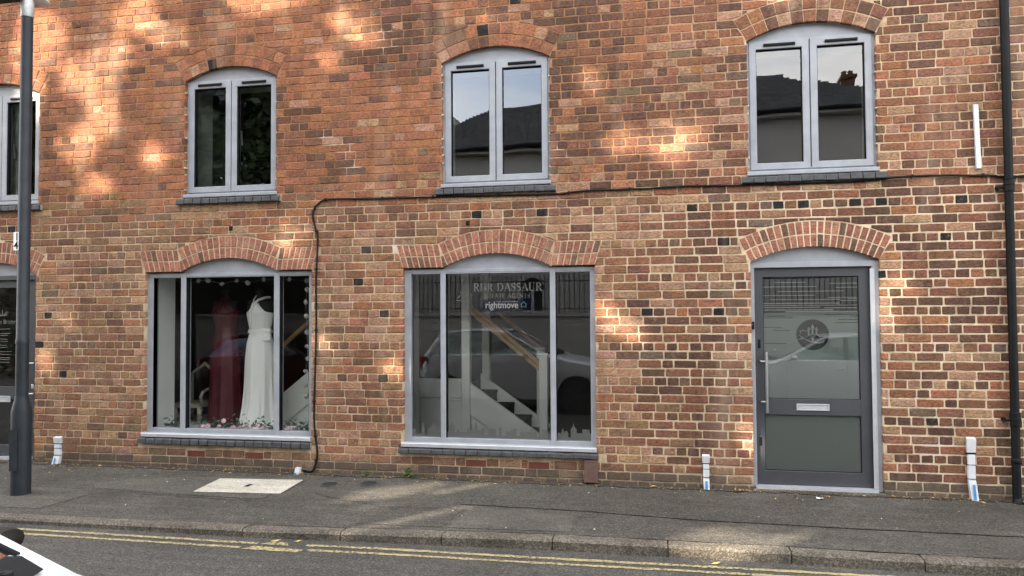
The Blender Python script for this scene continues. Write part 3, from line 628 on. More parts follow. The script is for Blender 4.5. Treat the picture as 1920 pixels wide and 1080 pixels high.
GL = {
    'R': (.78, [([(.16, 0), (.16, 1)], K), srf(.16, .02), ([(.04, .98), (.36, .98)], .05), bowl(.30, .74, .30, .24, 90, -90), ([(.16, .5), (.32, .5)], k_), ([(.34, .5), (.68, .03), (.80, .02)], [.1, K, .06])]),
    'D': (.86, [([(.16, 0), (.16, 1)], K), ([(.04, .975), (.36, .975)], .05), ([(.04, .025), (.36, .025)], .05), bowl(.32, .5, .44, .475, 90, -90)]),
    'A': (.84, [([(.10, .02), (.42, 1)], k_), ([(.42, 1), (.74, .02)], K), srf(.10, .02, .24), srf(.74, .02, .28), ([(.22, .36), (.62, .36)], k_)]),
    'S': (.60, [(A_(.29, .74, .21, .23, 20, 250, 10) + A_(.27, .26, .24, .24, 70, -160, 12), [.06] * 5 + [.09, .11, .13, .15, .16, .16] + [.16, .16, .15, .14, .12, .1, .08, .06, .06, .06, .06, .06, .06]), ([(.49, .72), (.49, .95)], .05), ([(.04, .05), (.04, .30)], .05)]),
    'U': (.84, [([(.16, 1), (.16, .3)] + A_(.41, .28, .25, .26, 180, 360, 10) + [(.66, 1)], [K, K] + [K - (K - k_) * i / 10 for i in range(11)] + [k_]), srf(.16, .98, .3), srf(.66, .98, .26)]),
    'E': (.66, [([(.16, 0), (.16, 1)], K), ([(.04, .975), (.58, .975)], .055), ([(.04, .025), (.62, .025)], .055), ([(.16, .5), (.46, .5)], .055), ([(.57, .80), (.57, 1)], .05), ([(.61, 0), (.61, .22)], .05), ([(.46, .4), (.46, .6)], .05)]),
    'T': (.70, [([(.35, 0), (.35, 1)], K), ([(.04, .97), (.66, .97)], .06), srf(.35, .02), ([(.05, .78), (.05, 1)], .05), ([(.65, .78), (.65, 1)], .05)]),
    'G': (.86, [(A_(.46, .5, .36, .48, 48, 330, 16), [.06, .07, .09, .11, .13, .15, K, K, K, .15, .13, .11, .09, .07, .06, .06, .06]), ([(.72, .05), (.72, .42)], .13), ([(.56, .42), (.84, .42)], .05), ([(.72, .72), (.72, .98)], .05)]),
    'N': (.88, [([(.14, 0), (.14, 1)], k_), ([(.14, .98), (.72, .02)], K), ([(.72, 0), (.72, 1)], k_), srf(.14, .02, .24), srf(.08, .98, .2), srf(.72, .98, .24)]), ' ': (.36, [])}
def serif(txt, x0, x1, z0, z1, y, mb):
    tot = sum(GL[c][0] + .06 for c in txt) - .06; s = (x1 - x0) / tot; h = z1 - z0; x = x0
    for c in txt:
        for pts, w in GL[c][1]: st(mb, [(x + a * s, z0 + b * h) for a, b in pts], [q * s for q in w] if hasattr(w, '__len__') else w * s, y)
        x += (GL[c][0] + .06) * s
lt = MB(); yl = .107
serif('RDR DASSAUR', -1.905, -1.172, 1.956, 2.040, yl, lt); serif('ESTATE AGENTS', -1.785, -1.298, 1.882, 1.927, yl, lt)
put('shop_lettering', lt, M['etch'], w2)
lg = MB(); q = lambda u, v: (-2.095 + (u - 135) / 310 * .175, 1.855 + (385 - v) / 215 * .115)
st(lg, [q(150, 340), q(135, 372), q(180, 382), q(260, 370), q(350, 335), q(420, 280), q(445, 240)], [.004, .010, .009, .007, .007, .006, .002], yl)
st(lg, [q(160, 330), q(200, 290), q(232, 255), q(250, 250)], [.012, .010, .008, .003], yl); st(lg, [q(215, 175), q(225, 230), q(245, 275)], [.004, .009, .006], yl)
st(lg, [q(330, 215), q(420, 205), q(405, 235)], [.004, .008, .004], yl); st(lg, [q(225, 265), q(280, 250), q(330, 215)], [.003, .006, .004], yl)
put('shop_logo', lg, M['etch'], w2)
bn = put('vinyl_sign', MB().sheet([(-1.842, 1.742), (-1.264, 1.746), (-1.264, 1.873), (-1.842, 1.869)], yl), M['navy'], w2)
font_mesh('rightmove', .100, -1.778, 1.776, yl - .002, 'sign_lettering', M['white_vinyl'], w2, bold=.0022, sx=.86)
font_mesh('Check out all our homes on', .020, -1.655, 1.838, yl - .002, 'sign_lettering', M['white_vinyl'], w2, sx=1.0)
hs = MB(); st(hs, [(-1.378, 1.785), (-1.391, 1.785), (-1.391, 1.818), (-1.366, 1.842), (-1.341, 1.818), (-1.341, 1.785), (-1.354, 1.785)], .005, yl - .002); st(hs, [(-1.378, 1.785), (-1.366, 1.797), (-1.354, 1.785)], .004, yl - .002); put('sign_house_symbol', hs, M['aqua_vinyl'], w2)
# city skyline in frosted film along the bottom of the three panes
random.seed(5)
def skyline(x0, x1, parent):
    x = x0; mb = MB(); zb = .410
    while x < x1 - .004:
        w = min(random.choice([.025, .035, .045, .05, .06]), x1 - x); h = random.choice([.035, .06, .08, .10, .11, .12, .085]); t = random.random()
        poly = [(x, zb), (x + w, zb), (x + w, zb + h), (x, zb + h)]
        if t < .16 and w > .03: h = .15; m_ = x + w / 2; poly = [(x, zb), (x + w, zb), (x + w, zb + .12), (m_ + .008, zb + .145), (m_, zb + .185), (m_ - .008, zb + .145), (x, zb + .12)]
        elif t < .3: poly = [(x, zb), (x + w, zb), (x + w, zb + h * .7), (x + w * .75, zb + h), (x + w * .25, zb + h), (x, zb + h * .7)]
        mb.sheet(poly, yl - .002); x += w
    put('skyline_film', mb, M['skyl'], parent)
for a, b in ((-2.603, -2.253), (-2.196, -1.082), (-1.024, -.668)): skyline(a, b, w2)
# bridal door lettering
yd = YD + .012
bl_ = MB(); cw = -7.765
for s in (-1, 0, 1): st(bl_, [(cw + s * .030, 1.735), (cw + s * .055, 1.785 + (.012 if s == 0 else 0))], [.014, .004], yd)
st(bl_, [(cw - .052, 1.73), (cw + .052, 1.73)], .010, yd); st(bl_, [(cw - .052, 1.73), (cw - .075, 1.772)], [.01, .003], yd); st(bl_, [(cw + .052, 1.73), (cw + .075, 1.772)], [.01, .003], yd)
put('crown_emblem', bl_, M['etch_dim'], d0)
font_mesh('Key Bridal', .072, -7.585, 1.628, yd, 'door_lettering', M['etch_dim'], d0, 'RIGHT', -.0012)
ls = MB()
for v, w in ((380, .20), (453, .235), (488, .15), (549, .14), (590, .15), (653, .12), (690, .15), (760, .24), (805, .25), (860, .22), (890, .20), (937, .20)):
    z = 1.738 - (v - 140) / 500 * .36
    x = cw - w / 2
    while x < cw + w / 2: g_ = random.uniform(.008, .02); ls.sheet([(x, z - .0035), (x + g_, z - .0035), (x + g_, z + .0035), (x, z + .0035)], yd); x += g_ + .003
put('small_print', ls, M['etch_dim'], d0)

# rooms behind the windows
def room(x0, x1, z0, z1, y1, ops, wallm, floorm):
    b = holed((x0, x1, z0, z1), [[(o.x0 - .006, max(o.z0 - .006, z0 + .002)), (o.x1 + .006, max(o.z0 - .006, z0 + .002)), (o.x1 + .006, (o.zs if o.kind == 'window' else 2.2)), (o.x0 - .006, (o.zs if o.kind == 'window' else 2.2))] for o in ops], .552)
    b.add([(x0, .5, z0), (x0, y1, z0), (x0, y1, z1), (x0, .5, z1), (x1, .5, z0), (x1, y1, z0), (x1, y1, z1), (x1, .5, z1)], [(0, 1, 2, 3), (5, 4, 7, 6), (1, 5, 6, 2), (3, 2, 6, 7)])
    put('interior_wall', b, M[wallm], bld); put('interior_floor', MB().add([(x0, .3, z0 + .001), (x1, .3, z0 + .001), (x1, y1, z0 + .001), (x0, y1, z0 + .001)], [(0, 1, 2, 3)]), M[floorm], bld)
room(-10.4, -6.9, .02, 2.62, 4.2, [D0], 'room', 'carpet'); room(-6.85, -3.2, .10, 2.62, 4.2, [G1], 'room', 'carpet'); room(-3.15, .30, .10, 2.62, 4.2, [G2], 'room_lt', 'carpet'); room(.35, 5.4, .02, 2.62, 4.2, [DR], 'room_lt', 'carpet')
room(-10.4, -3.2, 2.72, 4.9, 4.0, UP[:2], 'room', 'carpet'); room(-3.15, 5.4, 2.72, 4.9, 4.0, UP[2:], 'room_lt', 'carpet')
put('display_platform', MB().box(-6.4, -3.25, .553, 1.75, .11, .345).box(G1.x0, G1.x1, .16, .553, .30, .343), M['joinery'], bld)
put('internal_door', MB().box(-6.25, -6.02, 1.98, 2.03, 2.73, 4.55), M['joinery'], bld)
put('window_board', MB().box(-5.2, -4.15, .20, .55, 3.05, 3.16), M['joinery'], bld)
cur = MB(); cur.grid([[(-8.25 + .55 * j / 24 - .12 * (i / 8) * (1 - j / 24), .24 + .02 * math.sin(j * 1.9), 4.35 - 1.25 * i / 8) for j in range(25)] for i in range(9)]); put('curtain', cur, M['plaster'], bld)
# closed back, sides and flat roof
put('outer_shell', MB().box(WX0 + .01, WX1 - .01, 5.0, 5.25, -.1, WZ1 - .01).box(WX0 + .01, WX0 + .2, .31, 5.0, -.1, WZ1 - .01).box(WX1 - .2, WX1 - .01, .31, 5.0, -.1, WZ1 - .01).box(WX0 + .2, WX1 - .2, .31, 5.0, WZ1 - .2, WZ1 - .01), M['render'], bld)

# ------------------------------------------------------------------ ground, road, kerb
KX = [-60, -5, -3.37, -2.5, -1.6, -.8, 1, 2, 60]; KY = [-1.97, -1.955, -1.915, -1.85, -1.785, -1.735, -1.745, -1.765, -1.80]
def ky(x): return float(np.interp(x, KX, KY))
def rz(x): return float(np.interp(x, [-60, -5.2, -.8, 60], [-.078, -.078, -.118, -.122]))
def pz(x, y): return -.030 * min(1, max(0, -y / 1.8))
tag(put('ground', MB().add([(-400, -400, -.35), (400, -400, -.35), (400, 400, -.35), (-400, 400, -.35)], [(0, 1, 2, 3)]), M['ground']), kind='structure')
xs = [-60, -30, -12] + [-10 + .25 * i for i in range(73)] + [12, 30, 60]
tag(put('pavement', MB().grid([[(x, (ky(x) + .125) * (1 - t) + .02 * t, pz(x, (ky(x) + .125) * (1 - t))) for t in (0, .35, .7, 1)] for x in xs][::-1]), M['pave']), kind='structure')
tag(put('road', MB().grid([[(x, -7.3 * (1 - t) + (ky(x) + .05) * t, rz(x) + .05 * math.sin(PI * t)*.6) for t in (0, .1, .3, .6, .8, .9, 1)] for x in xs][::-1]), M['road']), kind='structure')
def roadz(x, y): t = (y + 7.3) / (ky(x) + .05 + 7.3); return rz(x) + .03 * math.sin(PI * t)
kb = MB().grid([[(x, ky(x) + .12, -.045), (x, ky(x) + .02, -.045), (x, ky(x) + .02, -.2)] for x in xs])
kerb = tag(put('kerb', kb, M['kerb']), kind='structure')
kj = [-5.92 + .8 * 0 - .9 * i for i in range(6, 0, -1)] + [-5.92, -5.06, -4.2, -3.36, -2.53, -1.70, -.82, .06, .945, 1.835, 2.73, 3.6, 4.5, 5.4, 6.3, 7.2]
for a, b in zip(kj, kj[1:]):
    mb = MB(); n = 6; sec = lambda x: [(ky(x) + .002, rz(x) - .05), (ky(x) - .003, -.048), (ky(x) + .016, -.031), (ky(x) + .125, -.0295), (ky(x) + .127, -.09)]
    rows = []; dz = random.uniform(-.003, .003); dy = random.uniform(-.004, .004)
    for i in range(n + 1):
        x = a + .005 + (b - a - .010) * i / n; rows.append([(x, y + dy + random.uniform(-.0025, .0025), z + dz + random.uniform(-.002, .002)) for y, z in sec(x)])
    mb.grid(rows); m0 = len(rows[0]); mb.f.append(tuple(range(m0))); mb.f.append(tuple(len(rows) * m0 - 1 - i for i in range(m0)))
    put('kerb_stone', mb, M['kerb'], kerb)
# worn double yellow lines and the short return bars
def paint(xa, xb, off, w, xs_):
    mb = MB(); n = max(2, int((xb - xa) / .05)); lo, hi = [], []
    for i in range(n + 1):
        x = xa + (xb - xa) * i / n; y = off(x); r = lambda: random.uniform(-.006, .006)
        lo.append((x, y - w / 2 + r(), roadz(x, y) + .004)); hi.append((x, y + w / 2 + r(), roadz(x, y) + .004))
    mb.grid([lo, hi]); mb.f = [f for f in mb.f]; return mb
o1 = lambda x: float(np.interp(x, [-60, -5.3, -4.2, -3.1, -2.7, -2.1, -.8, .6, 4, 60], [-2.15, -2.105, -2.08, -2.055, -2.02, -1.985, -1.945, -1.918, -1.90, -1.93]))
road = bpy.data.objects['road']
for a, b, d, w in ((-40, -3.14, 0, .045), (-2.74, 40, 0, .045), (-40, -3.22, -.118, .042), (-2.68, 40, -.118, .042)):
    put('yellow_line', paint(a, b, lambda x: o1(x) + d, w, None), M['yellow'], road)
for pl in ([(-3.11, -2.07), (-2.87, -2.065), (-2.92, -1.99), (-3.05, -1.995)], [(-3.19, -2.215), (-2.73, -2.21), (-2.70, -2.14), (-3.13, -2.12)]):
    put('yellow_line', MB().add([(x, y, roadz(x, y) + .0045) for x, y in pl], [(0, 1, 2, 3)]), M['yellow'], road)
# repairs in the pavement surface
pv = bpy.data.objects['pavement']
def ppatch(pts, mat, dz=.004):
    put('asphalt_patch', MB().add([(x, y, pz(x, y) + dz) for x, y in pts], [tuple(range(len(pts)))]), mat, pv)
ppatch([(-3.7, -1.05), (-3.62, -.28), (-4.4, -.25), (-5.2, -.45), (-5.75, -.72), (-5.6, -.92), (-4.9, -1.0)][::-1], M['patch_a'])
ppatch([(-1.78, -.92), (-.6, -.97), (.3, -1.07), (1.5, -1.10), (3.6, -1.12), (6, -1.1), (6, -.50), (3, -.52), (1., -.58), (-1.7, -.62)], M['patch_b'])
ppatch([(-2.5, -1.62), (-1.75, -1.60), (-1.72, -1.12), (-2.35, -1.10)], M['patch_b'])
ppatch([(-1.70, -1.60), (-.7, -1.55), (-.72, -1.10), (-1.66, -1.02)], M['patch_a'])
ppatch([(-6.6, -1.72), (-5.55, -1.66), (-5.45, -1.16), (-5.7, -1.0), (-6.6, -1.0)], M['patch_a'])
crk = MB()
for pts in ([(-1.78, -.92), (-.6, -.97), (.3, -1.07), (1.5, -1.10), (3.6, -1.12)], [(-2.42, -1.55), (-2.33, -1.2), (-2.2, -1.02)], [(-2.5, -1.12), (-1.9, -1.08)], [(-5.0, -1.07), (-4.3, -1.1), (-3.6, -1.13)], [(-.75, -.25), (-.7, -.9)], [(-3.3, -.75), (-2.9, -.98), (-2.6, -1.0)]):
    P = []
    for (a, b), (c, d) in zip(pts, pts[1:]):
        for i in range(10): t = i / 10; P.append((a + (c - a) * t + random.uniform(-.006, .006), b + (d - b) * t + random.uniform(-.008, .008)))
    for (a, b), (c, d) in zip(P, P[1:]): w = random.uniform(.002, .006); crk.add([(a, b - w, pz(a, b) + .0065), (c, d - w, pz(c, d) + .0065), (c, d + w, pz(c, d) + .0065), (a, b + w, pz(a, b) + .0065)], [(0, 1, 2, 3)])
put('crack', crk, M['dark'], pv, kind='stuff')
ds = MB(); P_ = [(-8.5 + .06 * i) for i in range(240)]
ds.grid([[(x, .004, pz(x, 0) + .0085), (x, -.025, pz(x, 0) + .0075), (x, -.045 - abs(random.gauss(0, .03)), pz(x, 0) + .0052)] for x in P_][::-1])
put('soil_strip', ds, M['soil'], pv)
# opposite pavement
tag(put('opposite_pavement', MB().add([(-60, -9.25, .02), (60, -9.25, .02), (60, -7.34, .01), (-60, -7.34, .01)], [(0, 1, 2, 3)]).add([(-60, -7.34, .01), (60, -7.34, .01), (60, -7.30, -.2), (-60, -7.30, -.2)], [(0, 1, 2, 3)]), M['pave']), kind='structure')

# covers set in the pavement
mc = thing('inspection_cover', (-4.07, -.62, -.01), 'pale rectangular concrete inspection cover with a dark keyhole set in pavement', 'manhole cover')
C4 = [(-4.50, -.925), (-3.59, -.852), (-3.62, -.31), (-4.545, -.39)]; ctr = (-4.07, -.62)
sh = lambda k: [(ctr[0] + (x - ctr[0]) * k, ctr[1] + (y - ctr[1]) * k) for x, y in C4]
put('cover_frame', MB().add([(x, y, pz(x, y) + .0055) for x, y in C4], [(0, 1, 2, 3)]), M['patch_b'], mc)
c_ = sh(.978); put('cover_plate', MB().add([(x, y, pz(x, y) + .010) for x, y in c_] + [(x, y, pz(x, y)) for x, y in c_], [(0, 1, 2, 3)] + [(i, i + 4, (i + 1) % 4 + 4, (i + 1) % 4) for i in range(4)]), M['cover'], mc)
put('keyhole', MB().add([(-4.075 + a, -.625 + b, .0012) for a, b in ((-.025, -.05), (.025, -.05), (.03, .05), (-.02, .05))], [(0, 1, 2, 3)]), M['dark'], mc)
for (x, y), lab in (((-3.29, -.42), 'round blue grey stopcock cover nearer the hanging cable in pavement'), ((-2.90, -.33), 'round blue grey stopcock cover closer to the staircase shop window')):
    t = thing('stopcock_cover', (x, y, 0), lab, 'utility cover', 'round covers in the pavement')
    put('rim', MB().lathe([(.105, -.01), (.105, .004), (.09, .006)], (x, y, pz(x, y)), 24), M['patch_b'], t); put('lid', MB().lathe([(.078, 0), (.078, .009), (.07, .011)], (x, y, pz(x, y)), 24), M['lampblue'], t)

# ------------------------------------------------------------------ street furniture and fittings on the wall
lp = thing('lamp_post', (-6.15, -1.25, -.02), 'dark blue grey street lamp post with numbered plate and thick base', 'lamp post')
lx, ly = -6.15, -1.25
put('base_column', MB().lathe([(.090, 0), (.090, .80), (.086, .83), (.062, .93), (.058, .955)], (lx, ly, -.02), 28), M['lampblue'], lp, True)
put('pole', MB().lathe([(.057, .90), (.057, 1.45), (.0595, 1.452), (.0595, 1.50), (.056, 1.505), (.0525, 4.72)], (lx, ly, 0), 24), M['lampblue'], lp, True)
put('base_door', MB().box(lx - .045, lx + .045, ly - .0925, ly - .085, .22, .62), M['lampblue'], lp)
put('collar', MB().lathe([(.056, 4.71), (.060, 4.72), (.060, 4.86), (.05, 4.90)], (lx, ly, 0), 20), M['galv'], lp, True)
lum = MB(); sec = [(-.62, .055, .03), (-.45, .10, .06), (-.1, .12, .075), (.12, .10, .08), (.22, .05, .04)]
lum.grid([[(lx + dx * .25 - .02 + .11 * math.cos(a) * (w / .12), ly - dx * .55 * -1 * -1 + 0, 4.93 + h * math.sin(a) + .02 * 0) if False else (lx - .06 + w * 1.2 * math.cos(a) - dx * -.25, ly + dx, 4.94 + h * math.sin(a)) for a in [2 * PI * k / 14 for k in range(15)]] for dx, w, h in sec])
put('lantern', lum, M['galv'], lp, True)
put('lantern_lens', MB().grid([[(lx - .06 + x - dx * -.25, ly + dx, 4.875) for x in (-.1, -.04, .04, .1)] for dx in (-.5, -.3, -.1)]).box(lx - .30, lx + .01, ly - .30, ly - .02, 4.865, 4.90), M['black'], lp)
put('number_plate', MB().box(lx - .062, lx - .008, ly - .0615, ly - .0545, 2.372, 2.552), M['white_vinyl'], lp)
font_mesh('1', .11, lx - .049, 2.468, ly - .063, 'plate_digit', M['black'], lp, bold=.001); font_mesh('4', .11, lx - .058, 2.384, ly - .063, 'plate_digit', M['black'], lp, bold=.001)

cabp = [(-3.78, .035), (-3.70, .02), (-3.655, .06), (-3.620, .219), (-3.640, .40), (-3.658, .62), (-3.647, 1.081), (-3.635, 1.66), (-3.637, 2.125), (-3.619, 2.533), (-3.645, 2.66), (-3.672, 2.76), (-3.672, 2.85), (-3.601, 2.936), (-3.476, 2.970), (-2.984, 2.961), (-2.45, 2.955), (-2.2, 2.955), (-1.6, 2.945), (-1.005, 2.938), (-.688, 2.962), (-.153, 2.960), (.316, 2.970), (.75, 2.960), (1.367, 2.953), (1.943, 2.957), (2.224, 2.980), (2.592, 2.982), (3.041, 2.961), (3.305, 2.945), (5.4, 2.95)]
def smooth(P, k=5):
    out = []
    for i in range(len(P) - 1):
        p0, p1, p2, p3 = P[max(0, i - 1)], P[i], P[i + 1], P[min(len(P) - 1, i + 2)]
        for j in range(k):
            t = j / k; out.append(tuple(.5 * (2 * b + (c - a) * t + (2 * a - 5 * b + 4 * c - d) * t * t + (3 * b - a - 3 * c + d) * t ** 3) for a, b, c, d in zip(p0, p1, p2, p3)))
    return out + [P[-1]]
cp = smooth(cabp); cab = thing('wall_cable', (-3.65, -.02, .05), 'black cable running up beside the dress window and along under the sills', 'cable')
under = lambda x, z: -.066 if z > 2.93 and any(o.x0 - .1 < x < o.x1 + .1 for o in UP) and False else -.016
put('cable', MB().tube([(x, under(x, z), z + random.uniform(-.002, .002)) for x, z in cp], .0105, 7), M['black'], cab, True)
for i in range(6, len(cp) - 3, 7): x, z = cp[i]; put('clip', MB().box(x - .016, x + .016, -.030, 0, z - .007, z + .007) if z < 2.7 else MB().box(x - .006, x + .006, -.030, 0, z - .015, z + .018), M['black'], cab)

dp = thing('drainpipe', (3.14, -.08, -.01), 'tall black plastic drainpipe clamped to the brick wall', 'drainpipe')
PX = 3.150
put('pipe', MB().lathe([(.036, 2.83), (.0375, 4.4), (.0375, 6.3)], (PX, -.07, 0), 20), M['black'], dp, True)
put('pipe', MB().lathe([(.036, .0), (.036, 2.86)], (PX - .002, -.07, 0), 20), M['black'], dp, True)
for z in (2.86, .74): put('socket', MB().lathe([(.038, -.06), (.043, -.055), (.043, .0), (.047, .003), (.047, .012), (.043, .016), (.043, .05), (.047, .053), (.047, .062), (.04, .068)], (PX, -.07, z), 20), M['black'], dp, True)
put('socket', MB().lathe([(.038, 0), (.041, .004), (.041, .04), (.038, .044)], (PX, -.07, .35), 20), M['black'], dp, True)
for z in (2.845, .735): put('bracket', MB().tube([(PX - .03, -.07, z), (PX - .075, -.045, z)], .014, 8).tube([(PX - .075, -.06, z), (PX - .075, 0, z)], .017, 8), M['black'], dp)
put('shoe', MB().tube([(PX, -.07, .03), (PX, -.085, 0), (PX + .01, -.115, -.02)], [.038, .04, .042], 16), M['black'], dp, True)

def guard(x, z0, z1, w, label, skew=0.):
    t = thing('cable_guard', (x, -.03, z0), label, 'cable cover', 'white cable covers at the foot of the wall'); h = z1 - z0
    top = MB(); top.add([(x - w / 2, -.03, z1 - h * .24), (x + w / 2, -.03, z1 - h * .24), (x + w / 2, 0, z1 - h * .24), (x - w / 2, 0, z1 - h * .24), (x - w / 2 - .003, -.042, z1 - .012), (x + w / 2 + .003, -.042, z1 - .012), (x + w / 2, 0, z1), (x - w / 2, 0, z1)], [(0, 3, 2, 1), (4, 5, 6, 7), (0, 1, 5, 4), (1, 2, 6, 5), (2, 3, 7, 6), (3, 0, 4, 7)])
    put('cap', top, M['whitepl'], t)
    zb, zt = z0 + h * .32, z1 - h * .27
    put('cover', MB().bbox(x - w / 2 + .004, x + w / 2 - .004, -.036, 0, zb, zt, .006), M['whitepl'], t)
    put('strap', MB().box(x - w / 2 - .003, x + w / 2 + .003, -.034, 0, zt + .001, z1 - h * .245), M['black'], t)
    lo = MB(); lo.add([(x - w / 2 + .004, -.034, zb), (x + w / 2 - .004, -.034, zb), (x + w / 2 - .004, 0, zb), (x - w / 2 + .004, 0, zb), (x - w / 2 + .010 + skew, -.06, z0), (x + w / 2 - .004 + skew, -.06, z0), (x + w / 2 - .004 + skew, 0, z0), (x - w / 2 + .010 + skew, 0, z0)], [(0, 1, 2, 3), (7, 6, 5, 4), (4, 5, 1, 0), (5, 6, 2, 1), (6, 7, 3, 2), (7, 4, 0, 3)])
    put('foot', lo, M['whitepl'], t)
    put('blue_mark', MB().add([(x - .010 + skew * .5, -.052, z0 + .085 * h / .33), (x + .012 + skew * .5, -.052, z0 + .085 * h / .33), (x + .012 + skew, -.063, z0 + .01), (x - .012 + skew, -.063, z0 + .01)], [(0, 3, 2, 1)]), M['bluepl'], t)
    for z in (zb + .01, (zb + zt) / 2 + .02): put('cable_tie', MB().box(x - w / 2 - .002, x + w / 2 + .002, -.0375, 0, z, z + .005), M['black'], t)
guard(-6.86, -.012, .318, .092, 'short white cable cover between the bridal door and dress window', -.015)
guard(.450, .0, .335, .066, 'short white cable cover just beside the frosted glass door')
guard(2.800, -.005, .566, .070, 'tallest white cable cover near the black drainpipe', .012)
t = thing('cable_end_box', (-3.82, -.05, -.01), 'small white box at the foot of the black cable', 'cable box'); put('box', MB().add([(-3.855, -.09, -.012), (-3.805, -.09, -.012), (-3.80, -.03, -.012), (-3.85, -.03, -.012), (-3.845, -.075, .07), (-3.795, -.075, .07), (-3.795, -.03, .07), (-3.845, -.03, .07)], [(0, 3, 2, 1), (4, 5, 6, 7), (0, 1, 5, 4), (1, 2, 6, 5), (2, 3, 7, 6), (3, 0, 4, 7)]), M['whitepl'], t)
put('blue_mark', MB().add([(-3.854, -.0905, -.005), (-3.828, -.0905, -.005), (-3.826, -.088, .02), (-3.852, -.088, .02)], [(0, 1, 2, 3)]), M['bluepl'], t)
t = thing('wall_batten', (2.92, -.02, 3.03), 'white plastic strip screwed upright to the bricks beside the drainpipe', 'batten')
put('strip', MB().add([(2.893, 0, 3.632), (2.930, 0, 3.632), (2.930, -.03, 3.625), (2.893, -.03, 3.625), (2.905, 0, 3.032), (2.944, 0, 3.032), (2.944, -.03, 3.032), (2.905, -.03, 3.032)], [(0, 1, 2, 3), (7, 6, 5, 4), (3, 2, 6, 7), (2, 1, 5, 6), (1, 0, 4, 5), (0, 3, 7, 4)]), M['whitepl'], t)
for z in (3.49, 3.14, 3.07): put('screw', MB().tube([(2.915 + (3.5 - z) * .02, -.034, z), (2.915 + (3.5 - z) * .02, -.02, z)], .005, 8), M['galv'], t)
put('utility_box', MB().bbox(-.735, -.598, -.05, .0, .025, .243, .005).box(-.73, -.603, -.054, -.045, .232, .248), M['brownmt'], None, label='flat brown metal box standing against the wall under the sill', cat='utility box')
t = thing('door_bell', (.905, -.0, 1.59), 'small black doorbell box on the left jamb of frosted door', 'doorbell')
put('housing', MB().bbox(.884, .928, .008, .045, 1.555, 1.628, .006), M['black'], t); put('button', MB().tube([(.906, .008, 1.60), (.906, .003, 1.60)], .009, 12), M['frame_dk'], t)
for (x, z), lab in (((-1.935, 2.668), 'tiny black vent plug in the wall above the staircase window'), ((-4.67, 2.69), 'tiny black vent plug in the wall above the dress window')):
    put('wall_plug', MB().bbox(x - .02, x + .02, -.012, 0, z - .024, z + .024, .004).box(x - .012, x + .012, -.016, -.01, z - .018, z - .012), M['black'], None, label=lab, cat='plug')

